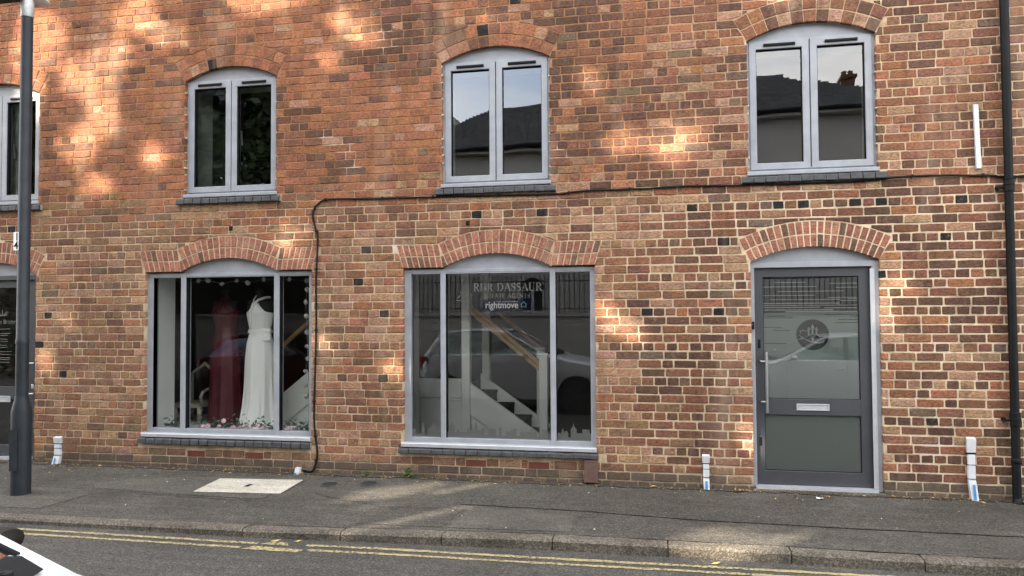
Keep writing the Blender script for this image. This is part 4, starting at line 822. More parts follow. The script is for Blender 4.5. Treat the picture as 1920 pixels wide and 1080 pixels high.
# ------------------------------------------------------------------ dresses and decoration in the bridal window
def dress_form(x, y, zf, H, label, red):
    t = thing('dress_form', (x, y, zf), label, 'mannequin', None)
    def sec(z, rx, ry, n=64, fold=0, ph=0, nf=11, cx=0): return [(x + cx + rx * math.cos(a) * (1 + fold * math.sin(nf * a + ph)), y + ry * math.sin(a) * (1 + fold * math.sin(nf * a + ph)), z) for a in [2 * PI * k / n for k in range(n + 1)]]
    tor = [(1.20, .12, .09), (1.42, .145, .11), (1.55, .122, .09), (1.66, .145, .11), (1.76, .165, .125), (1.84, .160, .10), (1.885, .165, .075), (1.905, .10, .06), (1.93, .05, .05), (2.02, .046, .046), (2.035, .03, .03), (2.037, .001, .001)]
    m = MB(); m.grid([sec(z, a, b, 28) for z, a, b in tor]); put('torso', m, M['form'], t, True)
    put('stand', MB().lathe([(.16, 0), (.16, .015), (.02, .03), (.016, .9)], (x, y, zf), 16), M['form'], t, True)
    mat = M['red' if red else 'satin']; d = MB()
    if red: P = [(1.905, .075, .066, .02), (1.875, .125, .085, .035), (1.82, .165, .118, .03), (1.75, .186, .146, .02), (1.68, .170, .128, .015), (1.56, .142, .104, .01), (1.50, .150, .108, .008), (1.38, .188, .136, .01), (1.2, .208, .148, .02), (1.0, .210, .152, .035), (.8, .212, .160, .05), (.6, .218, .172, .06), (.42, .226, .185, .07), (.352, .232, .192, .07)]
    else: P = [(1.855, .050, .118, .0), (1.80, .125, .130, .01), (1.74, .180, .148, .012), (1.66, .168, .128, .012), (1.54, .140, .102, .01), (1.50, .146, .104, .008), (1.38, .178, .130, .012), (1.2, .196, .144, .03), (1.0, .196, .152, .05), (.8, .200, .165, .07), (.62, .212, .19, .09), (.48, .232, .22, .10), (.40, .252, .25, .11), (.352, .27, .27, .12)]
    rows = []
    for i in range(len(P) - 1):
        for j in range(5):
            s = j / 5; q = [a + (b - a) * s for a, b in zip(P[i], P[i + 1])]; q[1] *= .90; rows.append(q)
    rows.append((P[-1][0], P[-1][1] * .9) + P[-1][2:])
    G = []
    for z, a, b, fo in rows:
        ring = []
        for k in range(97):
            an = 2 * PI * k / 96; lo = max(0, min(1, (1.45 - z) / 1.0))
            if red: f = fo * (math.sin(26 * an) if z > 1.7 else math.sin(9 * an + z * 1.3) * .8 + .4 * math.sin(17 * an))
            else: f = fo * (.6 * math.sin(7 * an + 1.2 + 1.1 * lo) + .4 * math.sin(13 * an - lo * 2) + .25 * math.sin(21 * an))
            zz = z
            if not red and z > 1.5: zz = z + .06 * math.cos(an + PI / 2) * 0
            ring.append((x + a * math.cos(an) * (1 + f), y + b * math.sin(an) * (1 + f), zz))
        G.append(ring)
    d.grid(G); dr = put('dress', d, mat, t, True)
    if not red:
        put('halter_strap', MB().tube([(x - .015, y - .125, 1.845), (x + .03, y - .10, 1.895), (x + .085, y - .04, 1.925), (x + .11, y + .03, 1.93)], [.016, .015, .015, .014], 8).tube([(x - .015, y - .125, 1.845), (x - .035, y - .09, 1.90), (x - .03, y - .04, 1.945)], [.012, .008, .008], 8), mat, t, True)
        put('twist', MB().tube([(x - .012, y - .125, 1.86), (x - .045, y - .150, 1.74), (x - .05, y - .125, 1.60), (x - .045, y - .108, 1.545)], [.022, .017, .012, .004], 8), mat, t, True)
        b = MB(); b.grid([sec(1.545, .1455, .108), sec(1.50, .1505, .1105)]); put('belt', b, mat, t, True)
        put('bow', MB().grid([[(x + .085 + .03 * i + .004 * math.sin(j * 2), y - .122 + .012 * i + .008 * math.sin(j * 3 + i), 1.555 - .028 * j) for i in range(4)] for j in range(6)]), mat, t, True)
    else:
        put('neckband', MB().grid([sec(1.94, .052, .052, 24), sec(1.915, .062, .058, 24), sec(1.90, .078, .068, 24)]), mat, t, True)
dress_form(-5.245, .82, .345, 2.0, 'black dress form wearing a long burgundy dress behind the shop glass', True)
dress_form(-4.685, .66, .345, 2.0, 'black dress form wearing a long ivory satin halter dress', False)
gar = thing('flower_garland', (-4.8, .25, .345), 'garland of ivy leaves and pink blossoms along the dress window base', 'garland')
iv = MB()
def leafq(mb, c, s, n=None):
    a = RNG.uniform(0, 2 * PI); e = RNG.uniform(-.6, .9); u = Vector((math.cos(a), math.sin(a), math.tan(e))).normalized(); v = u.cross(Vector((RNG.normal(), RNG.normal(), RNG.normal() + 1.2))).normalized()
    c = Vector(c); mb.add([c - u * s, c + v * s * .5 - u * s * .1, c + u * s, c - v * s * .5 - u * s * .1], [(0, 1, 2, 3)])
for i in range(620):
    x = RNG.uniform(-5.62, -3.78); 
    if -5.40 < x < -5.25: continue
    iy = RNG.uniform(.17, .36); leafq(iv, (x, iy, .375 + abs(RNG.normal(0, .065)) + .02), RNG.uniform(.016, .036))
put('ivy', iv, M['ivy'], gar, kind='stuff')
bm_ = MB()
for k in range(7): a = 2 * PI * k / 7; bm_.add([(0, 0, 0), (.016 * math.cos(a - .4), .016 * math.sin(a - .4), .010), (.026 * math.cos(a), .026 * math.sin(a), .014), (.016 * math.cos(a + .4), .016 * math.sin(a + .4), .010)], [(0, 1, 2, 3)])
bm_.lathe([(.012, -.006), (.012, .010), (.004, .016)], (0, 0, 0), 8); bme = bm_.mesh('blossom', M['pink'])
for i in range(64):
    x = RNG.uniform(-5.15, -4.2) if i < 52 else RNG.uniform(-4.1, -3.95)
    putm('blossom', bme, gar, (x, RNG.uniform(.16, .24), .39 + abs(RNG.normal(.025, .03))), (RNG.uniform(.7, 1.7), 0, RNG.uniform(-.6, .6)), (1.3, 1.3, 1.3))
pg = thing('pompom_garland', (-3.88, .26, 2.14), 'string of white flower pompoms across the top and side of window', 'garland')
pts = [(-5.45 + i * .17 + RNG.uniform(-.03, .03), .27, 2.125 - RNG.uniform(0, .05)) for i in range(10)] + [(-3.885 + RNG.uniform(-.02, .02), .26, z) for z in (2.0, 1.86, 1.70, 1.52, 1.36, 1.22, 1.08, .92, .80)]
put('string', MB().tube([(-5.6, .27, 2.16)] + pts, .0012, 4), M['pompom'], pg)
pm = MB()
for k in range(70):
    d = Vector(RNG.normal(size=3)).normalized(); u = d.orthogonal().normalized(); v = d.cross(u); c = d * .026
    pm.add([c - u * .014, c - v * .014 + d * .008, c + u * .014, c + v * .014 + d * .008], [(0, 1, 2, 3)])
pme = pm.mesh('pompom', M['pompom'])
for p_ in pts: putm('pompom', pme, pg, p_, tuple(RNG.uniform(0, 3, 3)), tuple(RNG.uniform(.55, 1.05, 3)))
ch = thing('ornate_chair', (-5.8, 1.05, .345), 'cream carved chair half hidden beside the burgundy dress', 'chair')
put('seat', MB().box(-6.05, -5.66, .9, 1.3, .55, .60), M['chairw'], ch)
for x, y in ((-6.02, .93), (-5.68, .93), (-6.02, 1.27), (-5.68, 1.27)): put('leg', MB().tube([(x, y, .56), (x + .03, y - .03, .48), (x - .0, y, .40), (x + .03, y - .03, .347)], [.025, .03, .018, .022], 8), M['chairw'], ch, True)
put('arm', MB().tube([(-5.68, 1.25, .75), (-5.66, 1.1, .77), (-5.66, .98, .74), (-5.67, .95, .68), (-5.68, 1.0, .60)], .02, 8), M['chairw'], ch, True)
put('backrest', MB().tube([(-6.02, 1.28, .6), (-6.03, 1.3, .95), (-5.85, 1.31, 1.08), (-5.68, 1.3, .95), (-5.68, 1.28, .6)], .024, 8), M['chairw'], ch, True)

def staircase(x0, z0, run, rise, n, ya, yb, sgn, label, posts, hr):
    t = thing('staircase', (x0, ya, z0), label, 'staircase'); xe, ze = x0 + sgn * run * n, z0 + rise * n
    k = rise / run
    for y0, y1 in ((ya, ya + .035), (yb - .035, yb)):
        a = [(x0, z0 - .05), (x0, z0 + .17), (xe, ze + .17), (xe, ze - .20), (x0 + sgn * .25, z0 - .05)]
        put('stringer', MB().prism(a if sgn < 0 else a[::-1], y0, y1), M['joinery'], t)
    for i in range(n):
        xa, xb = x0 + sgn * run * i, x0 + sgn * (run * (i + 1) + .02); z = z0 + rise * (i + 1) - .03
        put('tread', MB().box(min(xa, xb), max(xa, xb), ya + .035, yb - .035, z - .035, z), M['tread'], t)
        put('riser', MB().box(xb - .012 if sgn > 0 else xb, xb if sgn > 0 else xb + .012, ya + .036, yb - .036, z - .001, z + rise - .034), M['tread'], t)
    for (px, za, zb_, yy) in posts: put('newel_post', MB().bbox(px - .05, px + .05, yy, yy + .09, za, zb_, .006).box(px - .06, px + .06, yy - .01, yy + .10, zb_, zb_ + .025), M['joinery'], t)
    for (xa, za, xb, zb_, yy) in hr:
        L = math.hypot(xb - xa, zb_ - za); w = .021; dx, dz = -(zb_ - za) / L * w, (xb - xa) / L * w
        put('handrail', MB().prism([(xa - dx, za - dz), (xb - dx, zb_ - dz), (xb + dx, zb_ + dz), (xa + dx, za + dz)][::-1 if xa > xb else 1], yy, yy + .055), M['oak'], t)
    return t
s1 = staircase(-1.36, .135, .225, .157, 4, 1.10, 1.92, -1, 'white staircase with dark treads and oak handrails behind the shop window', [(-1.316, .12, 1.225, 1.08), (-2.245, .12, 2.60, 1.06), (-1.47, .12, 1.25, 1.86), (-2.20, .12, 2.6, 1.92)], [(-2.20, 1.745, -1.33, 1.04, 1.085), (-2.20, 1.80, -1.33, 1.095, 1.15), (-2.15, 1.84, -1.45, 1.24, 1.87)])
bw = thing('panelled_partition', (-2.55, 1.1, .1), 'low white panelled partition beside the staircase in window', 'partition')
put('panel', MB().bbox(-3.0, -2.30, 1.12, 1.16, .10, .70, .004), M['joinery'], bw); put('panel', MB().bbox(-3.0, -2.30, 1.13, 1.17, .705, .935, .004), M['joinery'], bw); put('dado_rail', MB().bbox(-3.0, -2.30, 1.10, 1.13, .675, .70, .004), M['joinery'], bw)
put('panel', MB().prism([(-2.2, .10), (-1.36, .10), (-1.36, .16), (-2.2, .62)], 1.145, 1.165), M['joinery'], s1)
s2 = staircase(-4.98, .345, .21, .165, 6, 1.30, 2.1, 1, 'white boarded staircase rising behind the ivory dress at window edge', [(-3.55, .35, 2.0, 1.25)], [(-4.95, 1.13, -3.5, 2.36, 1.27)])
put('panel', MB().prism([(-4.95, .345), (-3.5, .345), (-3.5, 1.5), (-4.95, .36)], 1.345, 1.36), M['joinery'], s2)

# ------------------------------------------------------------------ cars parked along the far kerb
def lerp(a, b, t): return tuple(p + (q - p) * t for p, q in zip(a, b))
def car(name, loc, face, mat, label, zs=1., wiper=False):
    t = thing(name, loc, label, 'car', 'cars parked along the far kerb')
    X, Y, Z = loc                                      # X: foot of the windscreen pillar, Y: middle of the car, Z: road
    def W(p): return (X + face * p[0], Y + face * p[1], Z + p[2] * zs)
    def PUT(n, mb, m, par=t, sm=True):
        mb.v = [W(v) for v in mb.v]; return put(n, mb, M[m] if isinstance(m, str) else m, par, sm)
    xs_ = sorted(set([round(1.46 - .06 * i, 3) for i in range(64)] + [.61, -1.75]))[::-1]
    wf, wr_ = .61, -1.78; RA = .36
    def top(x): return float(np.interp(x, [-2.33, -2.25, -2.0, 0, .18, .5, 1.0, 1.3, 1.42, 1.47], [.78, .98, 1.055, 1.075, 1.02, .95, .86, .76, .66, .5]))
    def hw(x): return .86 * float(np.interp(x, [-2.34, -2.2, -1.6, -.4, .6, 1.1, 1.35, 1.47], [.80, .93, 1, 1, .985, .93, .80, .62]))
    def bot(x):
        z = float(np.interp(x, [-2.34, -2.1, 1.2, 1.47], [.40, .26, .24, .36]))
        for w in (wf, wr_):
            if abs(x - w) < RA: z = max(z, .31 + math.sqrt(RA * RA - (x - w) ** 2))
        return z
    rows = []
    for x in xs_:
        h, tp, b = hw(x), top(x), bot(x); m = max(b + .02, min(.66, tp - .1)); sh = tp - .03
        half = [(h * .965, b), (h * .995, b + (m - b) * .5), (h, m), (h * .985, max(m + .01, sh - .10)), (h * .955, sh), (h * .90, tp)]
        cen = [(h * .6, tp + .022), (0, tp + .032)]
        pts = [(x, y, z) for y, z in half + cen]; rows.append(pts + [(x, -y, z) for _, y, z in pts[-2::-1]])
    b = MB(); b.grid(rows); b.f.append(tuple(range(len(rows[0])))); b.f.append(tuple(len(rows) * len(rows[0]) - 1 - i for i in range(len(rows[0])))); body = PUT('body', b, mat)
    PUT('underbody', MB().box(-2.2, 1.3, -.68, .68, .22, .62), 'tyre', t, False)
    zb, zr = 1.075, 1.47
    A0, A1, C1, C0 = (0, .775, zb), (-.72, .60, zr - .03), (-1.85, .58, zr - .05), (-2.22, .74, 1.02)
    mir = lambda p: (p[0], -p[1], p[2])
    def patch(p00, p01, p10, p11, n=8, bul=(0, 0, 0)): return [[tuple(a + bb * 4 * (i / n) * (1 - i / n) * 1 for a, bb in zip(lerp(lerp(p00, p01, i / n), lerp(p10, p11, i / n), j / n), bul)) for i in range(n + 1)] for j in range(n + 1)]
    PUT('windscreen', MB().grid(patch(A0, mir(A0), A1, mir(A1), 10, (.13, 0, 0))), 'carglass')
    PUT('rear_window', MB().grid(patch(C0, mir(C0), C1, mir(C1), 8, (-.08, 0, 0))), 'carglass')
    rt = []
    for j in range(13):
        s = j / 12; p, q = lerp(A1, C1, s), mir(lerp(A1, C1, s)); up = .05 * math.sin(PI * s)
        rt.append([(p[0] + (.13 * 4 * (i / 8) * (1 - i / 8) if j == 0 else 0), p[1] + (q[1] - p[1]) * i / 8, p[2] + up + .045 * math.sin(PI * i / 8)) for i in range(9)])
    PUT('roof', MB().grid(rt), mat)
    for s in (1, -1):
        f = (lambda p: p) if s > 0 else mir
        def bar(p, q, w, th, sag=0): # flat pillar, rounded
            P_ = [lerp(p, q, i / 8) for i in range(9)]; rows_ = []
            d = Vector(q) - Vector(p); d.normalize(); o_ = Vector((0, s, 0)); side = d.cross(o_).normalized(); out = side.cross(d).normalized()
            if out.y * s < 0: out = -out
            for c in P_:
                c = Vector(c); rows_.append([tuple(c + side * (w * math.cos(a)) + out * (th * math.sin(a))) for a in [2 * PI * k / 12 for k in range(13)]])
            return MB().grid(rows_)
        PUT('pillar', bar(f((.18, .815, zb - .118)), f((A1[0], A1[1], A1[2] + .012)), .028, .022), mat)
        PUT('pillar', bar(f((-2.16, .775, .98)), f(C1), .075, .03), mat)
        rl = MB().tube([f(lerp(A1, C1, i / 8))[:2] + (lerp(A1, C1, i / 8)[2] + .05 * math.sin(PI * i / 8) - .01,) for i in range(9)], .03, 8); PUT('roof_rail', rl, mat)
        PUT('seal_strip', bar(f((.03, .735, zb - .01)), f((A1[0] + .02, A1[1] - .045, A1[2])), .014, .012), 'seal')
        B0, B1 = (-.98, .80, zb - .02), (-1.02, .60, zr)
        PUT('pillar', bar(f(B0), f(B1), .045, .016), 'seal')
        for (a0, a1, b0, b1) in (((-.10, .80, zb - .01), (-.70, .61, zr - .05), (-.95, .805, zb - .02), (-1.0, .607, zr - .01)), ((-1.0, .805, zb - .02), (-1.03, .607, zr - .01), (-2.12, .785, 1.03), (-1.83, .59, zr - .06))):
            PUT('side_window', MB().grid(patch(f(a0), f(a1), f(b0), f(b1), 4)), 'carglass')
        mm = MB(); c = f((-.288, .975, 1.022) if wiper else (-.12, .95, 1.10)); rw = []
        for i in range(7):
            u = -1 + i / 3; r_ = max(.01, (1 - u ** 4) ** .5); rw.append([(c[0] + .06 * u, c[1] + .080 * r_ * math.cos(a), c[2] + .048 * r_ * math.sin(a)) for a in [2 * PI * k / 14 for k in range(15)]])
        mm.grid(rw)
        if not wiper: mm.tube([f((-.06, .83, 1.05)), f((-.1, .92, 1.07))], .022, 6)
        PUT('door_mirror', mm, 'brownpl' if wiper else mat)
        for w in (wf, wr_):
            yw = s * .72; tyre = MB(); tyre.tube([(w, yw - .10, .31), (w, yw - .09, .31), (w, yw + .09, .31), (w, yw + .10, .31)], [.27, .315, .315, .27], 28); wh = PUT('wheel', tyre, 'tyre')
            rm = MB()
            for k in range(5):
                a = 2 * PI * k / 5; rm.add([(w + r_ * math.cos(a + da), yw + s * .103, .31 + r_ * math.sin(a + da)) for r_, da in ((.05, -.5), (.20, -.16), (.20, .16), (.05, .5))], [(0, 1, 2, 3)])
            rm.tube([(w, yw + s * .10, .31), (w, yw + s * .108, .31)], .06, 14); PUT('rim', rm, 'rim', wh)
        PUT('tail_lamp', MB().grid([[f((-2.34 + .10 * i + .05 * (1 - j / 3), .70 + .050 * i * (1.0 if i < 2 else .9) + .012, .72 + .09 * j)) for i in range(3)] for j in range(4)]), 'redlamp', t, False)
        PUT('headlamp', MB().grid([[f((1.40 - .12 * i - .03 * j, .52 + .10 * i - .008 * j, .62 + .045 * j + .01 * i)) for i in range(3)] for j in range(4)]), 'lamplens', t, False)
        dl = MB()
        for xx in (-.02, -.98, -1.62): dl.tube([f((xx, hw(xx) + .001, .36 if xx > -1.5 else .78)), f((xx, hw(xx) * .985 + .001, .95))], .004, 4)
        PUT('door_gap', dl, 'seal'); PUT('door_handle', MB().tube([f((-.80, .866, .90)), f((-.92, .868, .905))], .012, 6), mat)
    PUT('cowl', MB().grid([[(.03 + .13 * 4 * u * (1 - u) + dx, .70 - 1.4 * u, z) for u in [i / 10 for i in range(11)]] for dx, z in ((-.03, zb + .0), (.05, zb + .006), (.13, zb - .03))]), 'seal')
    PUT('cabin_trim', MB().box(-2.1, -.25, -.66, .66, .62, 1.0).box(-.62, -.22, -.68, .68, .7, 1.06).box(-1.15, -1.0, -.58, -.1, .7, 1.22).box(-1.15, -1.0, .1, .58, .7, 1.22), 'carin', t, False)
    if wiper:
        PUT('wiper', MB().tube([(.165, .55, zb + .008), (.13, .30, zb + .022), (.10, .0, zb + .040)], .009, 6).tube([(.17, .55, zb - .03), (.17, .55, zb + .012)], .022, 8), 'black')
        PUT('number_plate', MB().box(1.47, 1.478, -.26, .26, .42, .53), 'white_vinyl', t, False)
    return t
RZ = -.085
car('parked_car', (-2.02, -6.22, RZ), 1, M['silver'], 'silver white hatchback whose windscreen corner shows at the lower left', 1.0, True)
car('parked_car', (2.10, -6.25, RZ), -1, M['whitecar'], 'white hatchback mirrored in the frosted glass door', .93)
car('parked_car', (-6.60, -6.25, RZ), 1, M['redcar'], 'dark red hatchback mirrored behind the dresses in window', .93)

# ------------------------------------------------------------------ across the street: wall, railings, houses, trees
gw = thing('garden_wall', (-2, -9.4, 0), 'pale rendered garden wall across the street under iron railings', 'wall')
put('wall', MB().box(-16, 14, -9.55, -9.30, -.2, 1.62), M['render2'], gw); put('coping', MB().box(-16, 14, -9.60, -9.25, 1.62, 1.70), M['render'], gw)
ra = thing('iron_railing', (-2, -9.42, 1.7), 'black iron railings with spiked tops on the garden wall', 'railing')
rb = MB()
for i in range(262):
    x = -15.9 + i * .114; rb.tube([(x, -9.42, 1.70), (x, -9.42, 2.50), (x, -9.42, 2.53), (x, -9.42, 2.62)], [.010, .010, .020, .002], 5)
put('bars', rb, M['iron'], ra, kind='stuff')
for z in (1.80, 2.44): put('rail', MB().box(-16, 14, -9.44, -9.40, z - .012, z + .012), M['iron'], ra)

def hip_house(name, x0, x1, y0, y1, ze, zr, r0, r1, mat, label, wins, chim=None):
    t = thing(name, ((x0 + x1) / 2, y0, 0), label, 'house')
    put('walls', MB().box(x0, x1, y1, y0, -.3, ze), M[mat], t)
    e = .30; ym = (y0 + y1) / 2; E4 = [(x0 - e, y0 + e), (x1 + e, y0 + e), (x1 + e, y1 - e), (x0 - e, y1 - e)]; Ra, Rb = (r0, ym), (r1, ym); n = 22
    put('eaves', MB().box(x0 - e, x1 + e, y1 - e, y0 + e, ze - .10, ze + .03), M['render'], t); put('gutter', MB().tube([(x0 - e, y0 + e + .05, ze + .02), (x1 + e, y0 + e + .05, ze + .02)], .06, 8), M['black'], t)
    sl = MB()
    for (a, b, c, d) in ((E4[0], E4[1], Rb, Ra), (E4[1], E4[2], Rb, Rb), (E4[2], E4[3], Ra, Rb), (E4[3], E4[0], Ra, Ra)):
        for i in range(n):
            s0, s1 = i / n, (i + 1.15) / n; s1 = min(1, s1); P = lambda q, r_, s, dz: (q[0] + (r_[0] - q[0]) * s, q[1] + (r_[1] - q[1]) * s, ze + .03 + (zr - ze) * s + dz)
            k = 14
            for j in range(k):
                f0, f1 = (j + .02 + .5 * (i % 2) / k * 0) / k, (j + .98) / k; w0 = random.uniform(0, .012); q0, q1 = lerp(a, b, f0), lerp(a, b, f1); r0_, r1_ = lerp(d, c, f0), lerp(d, c, f1)
                sl.add([P(q0, r0_, s0, .065 + w0), P(q1, r1_, s0, .065 + w0), P(q1, r1_, s1, .012), P(q0, r0_, s1, .012)], [(0, 1, 2, 3)])
                sl.add([P(q0, r0_, s0, .065 + w0), P(q1, r1_, s0, .065 + w0), P(q1, r1_, s0, 0), P(q0, r0_, s0, 0)], [(3, 2, 1, 0)])
    rf_ = put('roof', MB().add([(E4[i][0], E4[i][1], ze + .03) for i in range(4)] + [(Ra[0], ym, zr + .03), (Rb[0], ym, zr + .03)], [(0, 1, 5, 4), (1, 2, 5), (2, 3, 4, 5), (3, 0, 4)]), M['slate'], t)
    put('slates', sl, M['slate'], rf_, kind='stuff')
    put('ridge_tile', MB().tube([(Ra[0], ym, zr + .05), (Rb[0], ym, zr + .05)], .09, 8), M['slate'], rf_)
    for (wx, wz, ww, wh, ar) in wins:
        w = put('window', rails(wx - ww / 2, wx + ww / 2, wz, wz + wh, .06, .06, .06, .06, 0, .05), M['frame'], t); w.rotation_euler = (0, 0, PI); w.location = (2 * 0 + 0, 0, 0)
        bpy.data.objects.remove(w)
        w = put('window', MB().box(wx - ww / 2, wx + ww / 2, y0, y0 + .05, wz, wz + wh), M['whitepl'], t)
        for sx in (-1, 1):
            for sz in (0, 1): put('pane', MB().box(wx + (sx - 1) * ww / 4 + .04 - ww * 0 - (0 if sx > 0 else 0) + (0 if sx < 0 else 0), wx + (sx + 1) * ww / 4 - .04, y0 + .05, y0 + .056, wz + .05 + sz * wh / 2, wz + (sz + 1) * wh / 2 - .03), M['dark'], w)
        if ar: put('arch', MB().prism(A_(wx, wz + wh, ww / 2, ww / 2, 0, 180), y0, y0 + .06), M['dark'], w)
    return t
hip_house('house', -6.3, -.9, -11.2, -16.6, 5.95, 7.75, -4.9, -2.6, 'render', 'grey rendered house with low slate hipped roof across the street', [(-5.0, 3.6, 1.0, 1.6, False), (-2.2, 3.6, 1.0, 1.6, False), (-3.15, 1.1, .62, 1.2, True)])
h2 = hip_house('house', -.4, 6.6, -11.0, -16.4, 6.45, 8.15, 1.2, 3.6, 'render', 'taller grey house with slate roof and tall brick chimney', [(1.0, 4.0, 1.0, 1.6, False), (5.4, 4.0, 1.0, 1.6, False)])
put('rear_wing', MB().box(5.15, 8.6, -19.0, -15.8, 0, 8.25), M['render'], h2)
put('chimney', MB().box(5.55, 5.95, -16.6, -16.1, 8.2, 8.78).box(5.51, 5.99, -16.65, -16.05, 8.78, 8.85), M['chim'], h2)
for x in (5.66, 5.85): put('chimney_pot', MB().lathe([(.08, 8.85), (.08, 8.95), (.09, 8.97)], (x, -16.3, 0), 10), M['pot'], h2)

hd = thing('added_hedge', (-17, -11, 0), 'added tall dark hedge behind the railings blocking the bright horizon', 'hedge')  # added to keep the bright horizon out of the window reflections
hm = MB(); hm.box(-34, -6.9, -11.4, -10.5, -.3, 3.9)
put('stems', hm, M['bark'], hd); hl = MB()
for i in range(15000):
    x = RNG.uniform(-34, -6.7); k = RNG.random(); y, z = (-10.45 + abs(RNG.normal(0, .10)), RNG.uniform(0, 4.1)) if k < .8 else (RNG.uniform(-11.4, -10.4), 3.95 + abs(RNG.normal(0, .12)))
    leafq(hl, (x, y, z), RNG.uniform(.06, .12))
put('foliage', hl, M['leaf'], hd, kind='stuff')
hip_house('house', -32, -8.0, -19.5, -26, 9.2, 12.2, -29, -11, 'render', 'added long grey terrace blocking sky behind the tall trees', [(-28 + 3.2 * i, 3.8, 1.0, 1.6, False) for i in range(6)])  # unseen terrace added to fill bright sky gaps in the reflections

# trees: leaves left out of the crowns so sun falls in chosen patches
H_ = math.hypot(*SUN_H); sx_, sy_, sz_ = SUNV
def shade_point(p):                                    # where this leaf's shadow falls: on the wall or, if lower, on the ground
    t = (0 - p[1]) / -sy_; z = p[2] - sz_ * t; x = p[0] - sx_ * t
    if z < 0: t = p[2] / sz_; return ('g', p[0] - sx_ * t, p[1] - sy_ * t)
    return ('w', x, z)
GAPW = [(-7.2, 5.0, .5, .45), (-6.55, 4.55, .50, .35), (-6.15, 4.75, .28, .3), (-6.35, 4.05, .3, .45), (-6.65, 3.7, .30, .3), (-6.4, 3.25, .28, .22), (-7.35, 4.6, .3, .6), (-5.65, 3.55, .25, .2), (-5.9, 5.2, .35, .22), (-3.2, 4.95, .35, .16), (-3.05, 4.72, .24, .13), (-3.5, 4.55, .2, .15), (-.62, 4.10, .2, .18), (.2, 3.4, .42, .22), (-.35, 3.45, .3, .15), (-3.95, 2.55, .28, .2), (-6.75, 1.72, .12, .10), (-7.05, 1.18, .18, .18), (-2.75, 1.16, .14, .22), (-.45, 1.65, .17, .25), (-.2, 1.5, .13, .13), (2.1, 1.65, .06, .35), (2.2, 1.95, .2, .18), (-3.55, 1.4, .2, .12), (-1.7, 4.85, .3, .1), (-4.3, 5.3, .6, .25), (1.3, 4.8, .3, .12), (.85, .5, .1, .3), (-5.5, 4.95, .3, .2)]
GAPG = [(-2.28, -1.27, 1.0, .20), (-2.56, -.60, .5, .10), (-1.80, -.40, .60, .09), (.4, -1.62, .40, .18), (1.0, -1.6, .4, .13)]
GAPG_ = [(-2.75, -1.65, .16, .22), (-2.35, -1.25, .17, .30), (-2.05, -.95, .15, .25), (-2.62, -1.15, .17, .16), (-2.58, -.68, .12, .20), (-2.38, -.45, .10, .16), (-1.95, -.45, .10, .22), (-1.75, -.2, .12, .15), (.35, -1.62, .28, .22), (.95, -1.60, .2, .12), (-3.2, -2.9, .4, .5)]
def thin(p):
    k, a, b = shade_point(p); L = GAPW if k == 'w' else GAPG; v = 0; ex = .06 if k == 'w' else .15
    for cx, cz, rx, rz_ in L:
        da, db = a - cx, b - cz
        if k == 'g': da, db = da * .67 + db * .742, da * .742 - db * .67
        d = (da / (rx + ex)) ** 2 + (db / (rz_ + ex)) ** 2; v = max(v, math.exp(-max(0, d - .35) * 1.5) if k == 'w' else math.exp(-max(0, d - .8) * 2))
    if k == 'w' and a < -3.2 and b > 2.9: v = max(v, .16)
    return v
def tree(x, y, h, lobes, label, n, s=.135):
    t = thing('broadleaf_tree', (x, y, -.3), label, 'tree', 'trees across the street')
    tr = MB(); tr.tube([(x, y, -.3), (x + .05, y, 1.5), (x - .1, y + .1, h * .45), (x, y, h * .8)], [.32, .25, .18, .05], 12)
    for c, r in lobes: tr.tube([(x, y, h * .33), lerp((x, y, h * .33), c, .5)[:2] + ((h * .33 + c[2]) / 2 - .2,), c], [.12, .07, .02], 7)
    put('trunk', tr, M['bark'], t, True)
    vol = np.array([r[0] * r[1] * r[2] for _, r in lobes]); pr = vol / vol.sum(); V = []; F = []
    for i in range(n):
        c, r = lobes[RNG.choice(len(lobes), p=pr)]; d = RNG.normal(size=3); d /= np.linalg.norm(d); q = RNG.uniform(.25, 1) ** .42 * RNG.uniform(.9, 1.06)
        p = np.array(c) + d * np.array(r) * q
        if RNG.random() < thin(p) * 1.12: continue
        u = RNG.normal(size=3); u /= np.linalg.norm(u); v = np.cross(u, RNG.normal(size=3)); v /= np.linalg.norm(v); k = s * RNG.uniform(.7, 1.3); o_ = len(V)
        V += [p - u * k, p + v * k * .55, p + u * k, p - v * k * .55]; F.append((o_, o_ + 1, o_ + 2, o_ + 3))
    mb = MB(); mb.v = [tuple(map(float, q)) for q in V]; mb.f = F; put('crown', mb, M['leaf'], t, kind='stuff')
TR = [(-19.3, -12.6, 'tall broadleaf tree at the far end of the garden row'), (-15.9, -13.0, 'tall broadleaf tree second from the far end of garden row'), (-12.3, -12.4, 'tall broadleaf tree shading the dress window across street'), (-9.0, -13.0, 'tall broadleaf tree standing next to the grey rendered house')]
for x, y, lab in TR:
    lob = [((x + dx, y + dy, z), (rx, ry, rz_)) for dx, dy, z, rx, ry, rz_ in ((0, 0, 10.2, 2.3, 2.0, 2.6), (-1.1, .3, 8.0, 1.8, 1.6, 2.0), (1.1, -.2, 8.3, 1.7, 1.6, 2.1), (.5, .2, 12.6, 2.0, 1.7, 2.1), (-.8, -.2, 12.2, 1.8, 1.7, 2.3), (0, .1, 14.4, 1.7, 1.5, 1.5), (0, .4, 6.0, 1.6, 1.4, 1.6))]
    tree(x, y, 15, lob, lab, 27000)

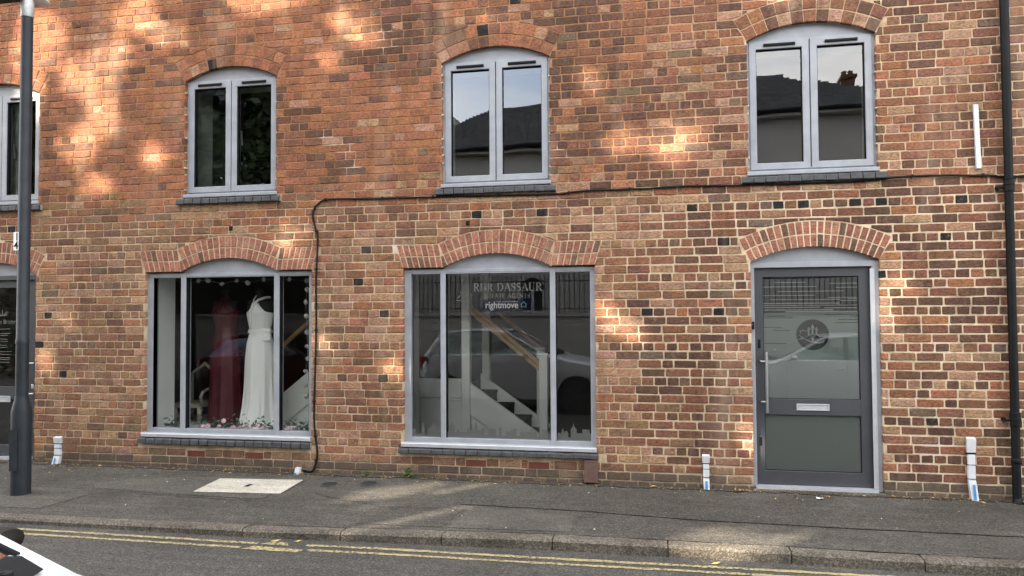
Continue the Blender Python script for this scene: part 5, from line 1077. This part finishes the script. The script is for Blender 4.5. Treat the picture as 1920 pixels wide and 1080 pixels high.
# ------------------------------------------------------------------ litter and weeds at the foot of the wall
def scatter(n, fx, fy, s0, s1, up=.6):
    mb = MB()
    for i in range(n):
        x, y = fx(), fy(); s = random.uniform(s0, s1); a = random.uniform(0, 2 * PI); z = pz(x, y) + .007; c, d = math.cos(a) * s, math.sin(a) * s; k = random.uniform(.3, .55)
        mb.add([(x - c, y - d, z), (x - d * k, y + c * k, z + s * up * random.random()), (x + c, y + d, z + s * up * .6 * random.random()), (x + d * k, y - c * k, z + s * up * random.random())], [(0, 1, 2, 3)])
    return mb
random.seed(3)
put('fallen_leaves', scatter(230, lambda: random.uniform(-8, 4), lambda: -.015 - abs(random.gauss(0, .07)), .008, .026), M['litter'], None, kind='stuff', label='brown leaf litter gathered along the foot of the brick wall', cat='leaf litter')
put('grit', scatter(700, lambda: random.uniform(-8, 4), lambda: -.01 - abs(random.gauss(0, .10)), .004, .011, .8), M['litter'], None, kind='stuff', label='fine grit and twigs along the foot of the wall', cat='grit')
put('paper_scraps', scatter(60, lambda: random.uniform(-7, 3.5), lambda: random.uniform(-1.7, -.03), .004, .012), M['paper'], None, kind='stuff', label='tiny pale paper scraps scattered over the pavement', cat='litter')
put('yellow_leaves', scatter(16, lambda: random.choice([random.uniform(-7, 3), random.uniform(-6.9, -6.2)]), lambda: random.uniform(-.5, -.03), .015, .035), M['litter_y'], None, kind='stuff', label='scattered yellow leaves on the pavement near the wall', cat='leaf litter')
for x, y, s, lab in ((-3.02, -1.99, .045, 'yellow leaf curled in the gutter beside the painted bars'), (-2.84, -1.96, .03, 'small yellow leaf upright against the kerb face'), (.40, -1.86, .035, 'yellow leaf lying in the gutter under the door side')):
    put('gutter_leaf', MB().add([(x - s, y - .004, roadz(x, y) + .008), (x - s * .3, y + s * .32, roadz(x, y) + .014), (x + s, y + .01, roadz(x, y) + .022), (x + s * .1, y - s * .35, roadz(x, y) + .010)], [(0, 1, 2, 3)]), M['litter_y'], None, label=lab, cat='leaf', group='yellow leaves in the gutter')
put('dried_leaf', MB().grid([[(.70 + .012 * i + .004 * j, -.06 - .010 * j + .012 * math.sin(i), .010 + .018 * abs(math.sin(i * .9 + j))) for i in range(8)] for j in range(4)]), M['litter'], None, label='large curled brown leaf against the wall beside the frosted door', cat='leaf')
put('paper_scrap', MB().grid([[(1.42 + .02 * i, -.20 - .014 * j, .002 + .012 * random.random()) for i in range(4)] for j in range(4)]), M['paper'], None, label='crumpled white paper scrap on pavement before the frosted door', cat='paper')
def weed(x, y, n, h, lab):
    t = thing('weed', (x, y, 0), lab, 'weed', 'weeds at the foot of the wall'); st_ = MB(); lv = MB()
    for i in range(n):
        a = random.uniform(0, 2 * PI); r = random.uniform(.01, .07); p1 = Vector((x + r * math.cos(a), y - abs(r * math.sin(a)) * .6, h * random.uniform(.3, 1)))
        st_.tube([(x, y, 0), tuple((Vector((x, y, 0)) + p1) / 2 + Vector((0, 0, .01))), tuple(p1)], .0018, 4)
        for k in range(4): leafq(lv, p1 + Vector((random.gauss(0, .012), random.gauss(0, .012), random.gauss(0, .012))), random.uniform(.012, .024))
    put('stem', st_, M['weed'], t); put('leaves', lv, M['weed'], t, kind='stuff')
weed(-3.06, -.035, 6, .04, 'small low weed at wall base between the two shop windows'); weed(-2.56, -.035, 14, .10, 'leafy green weed under the corner of the staircase window')
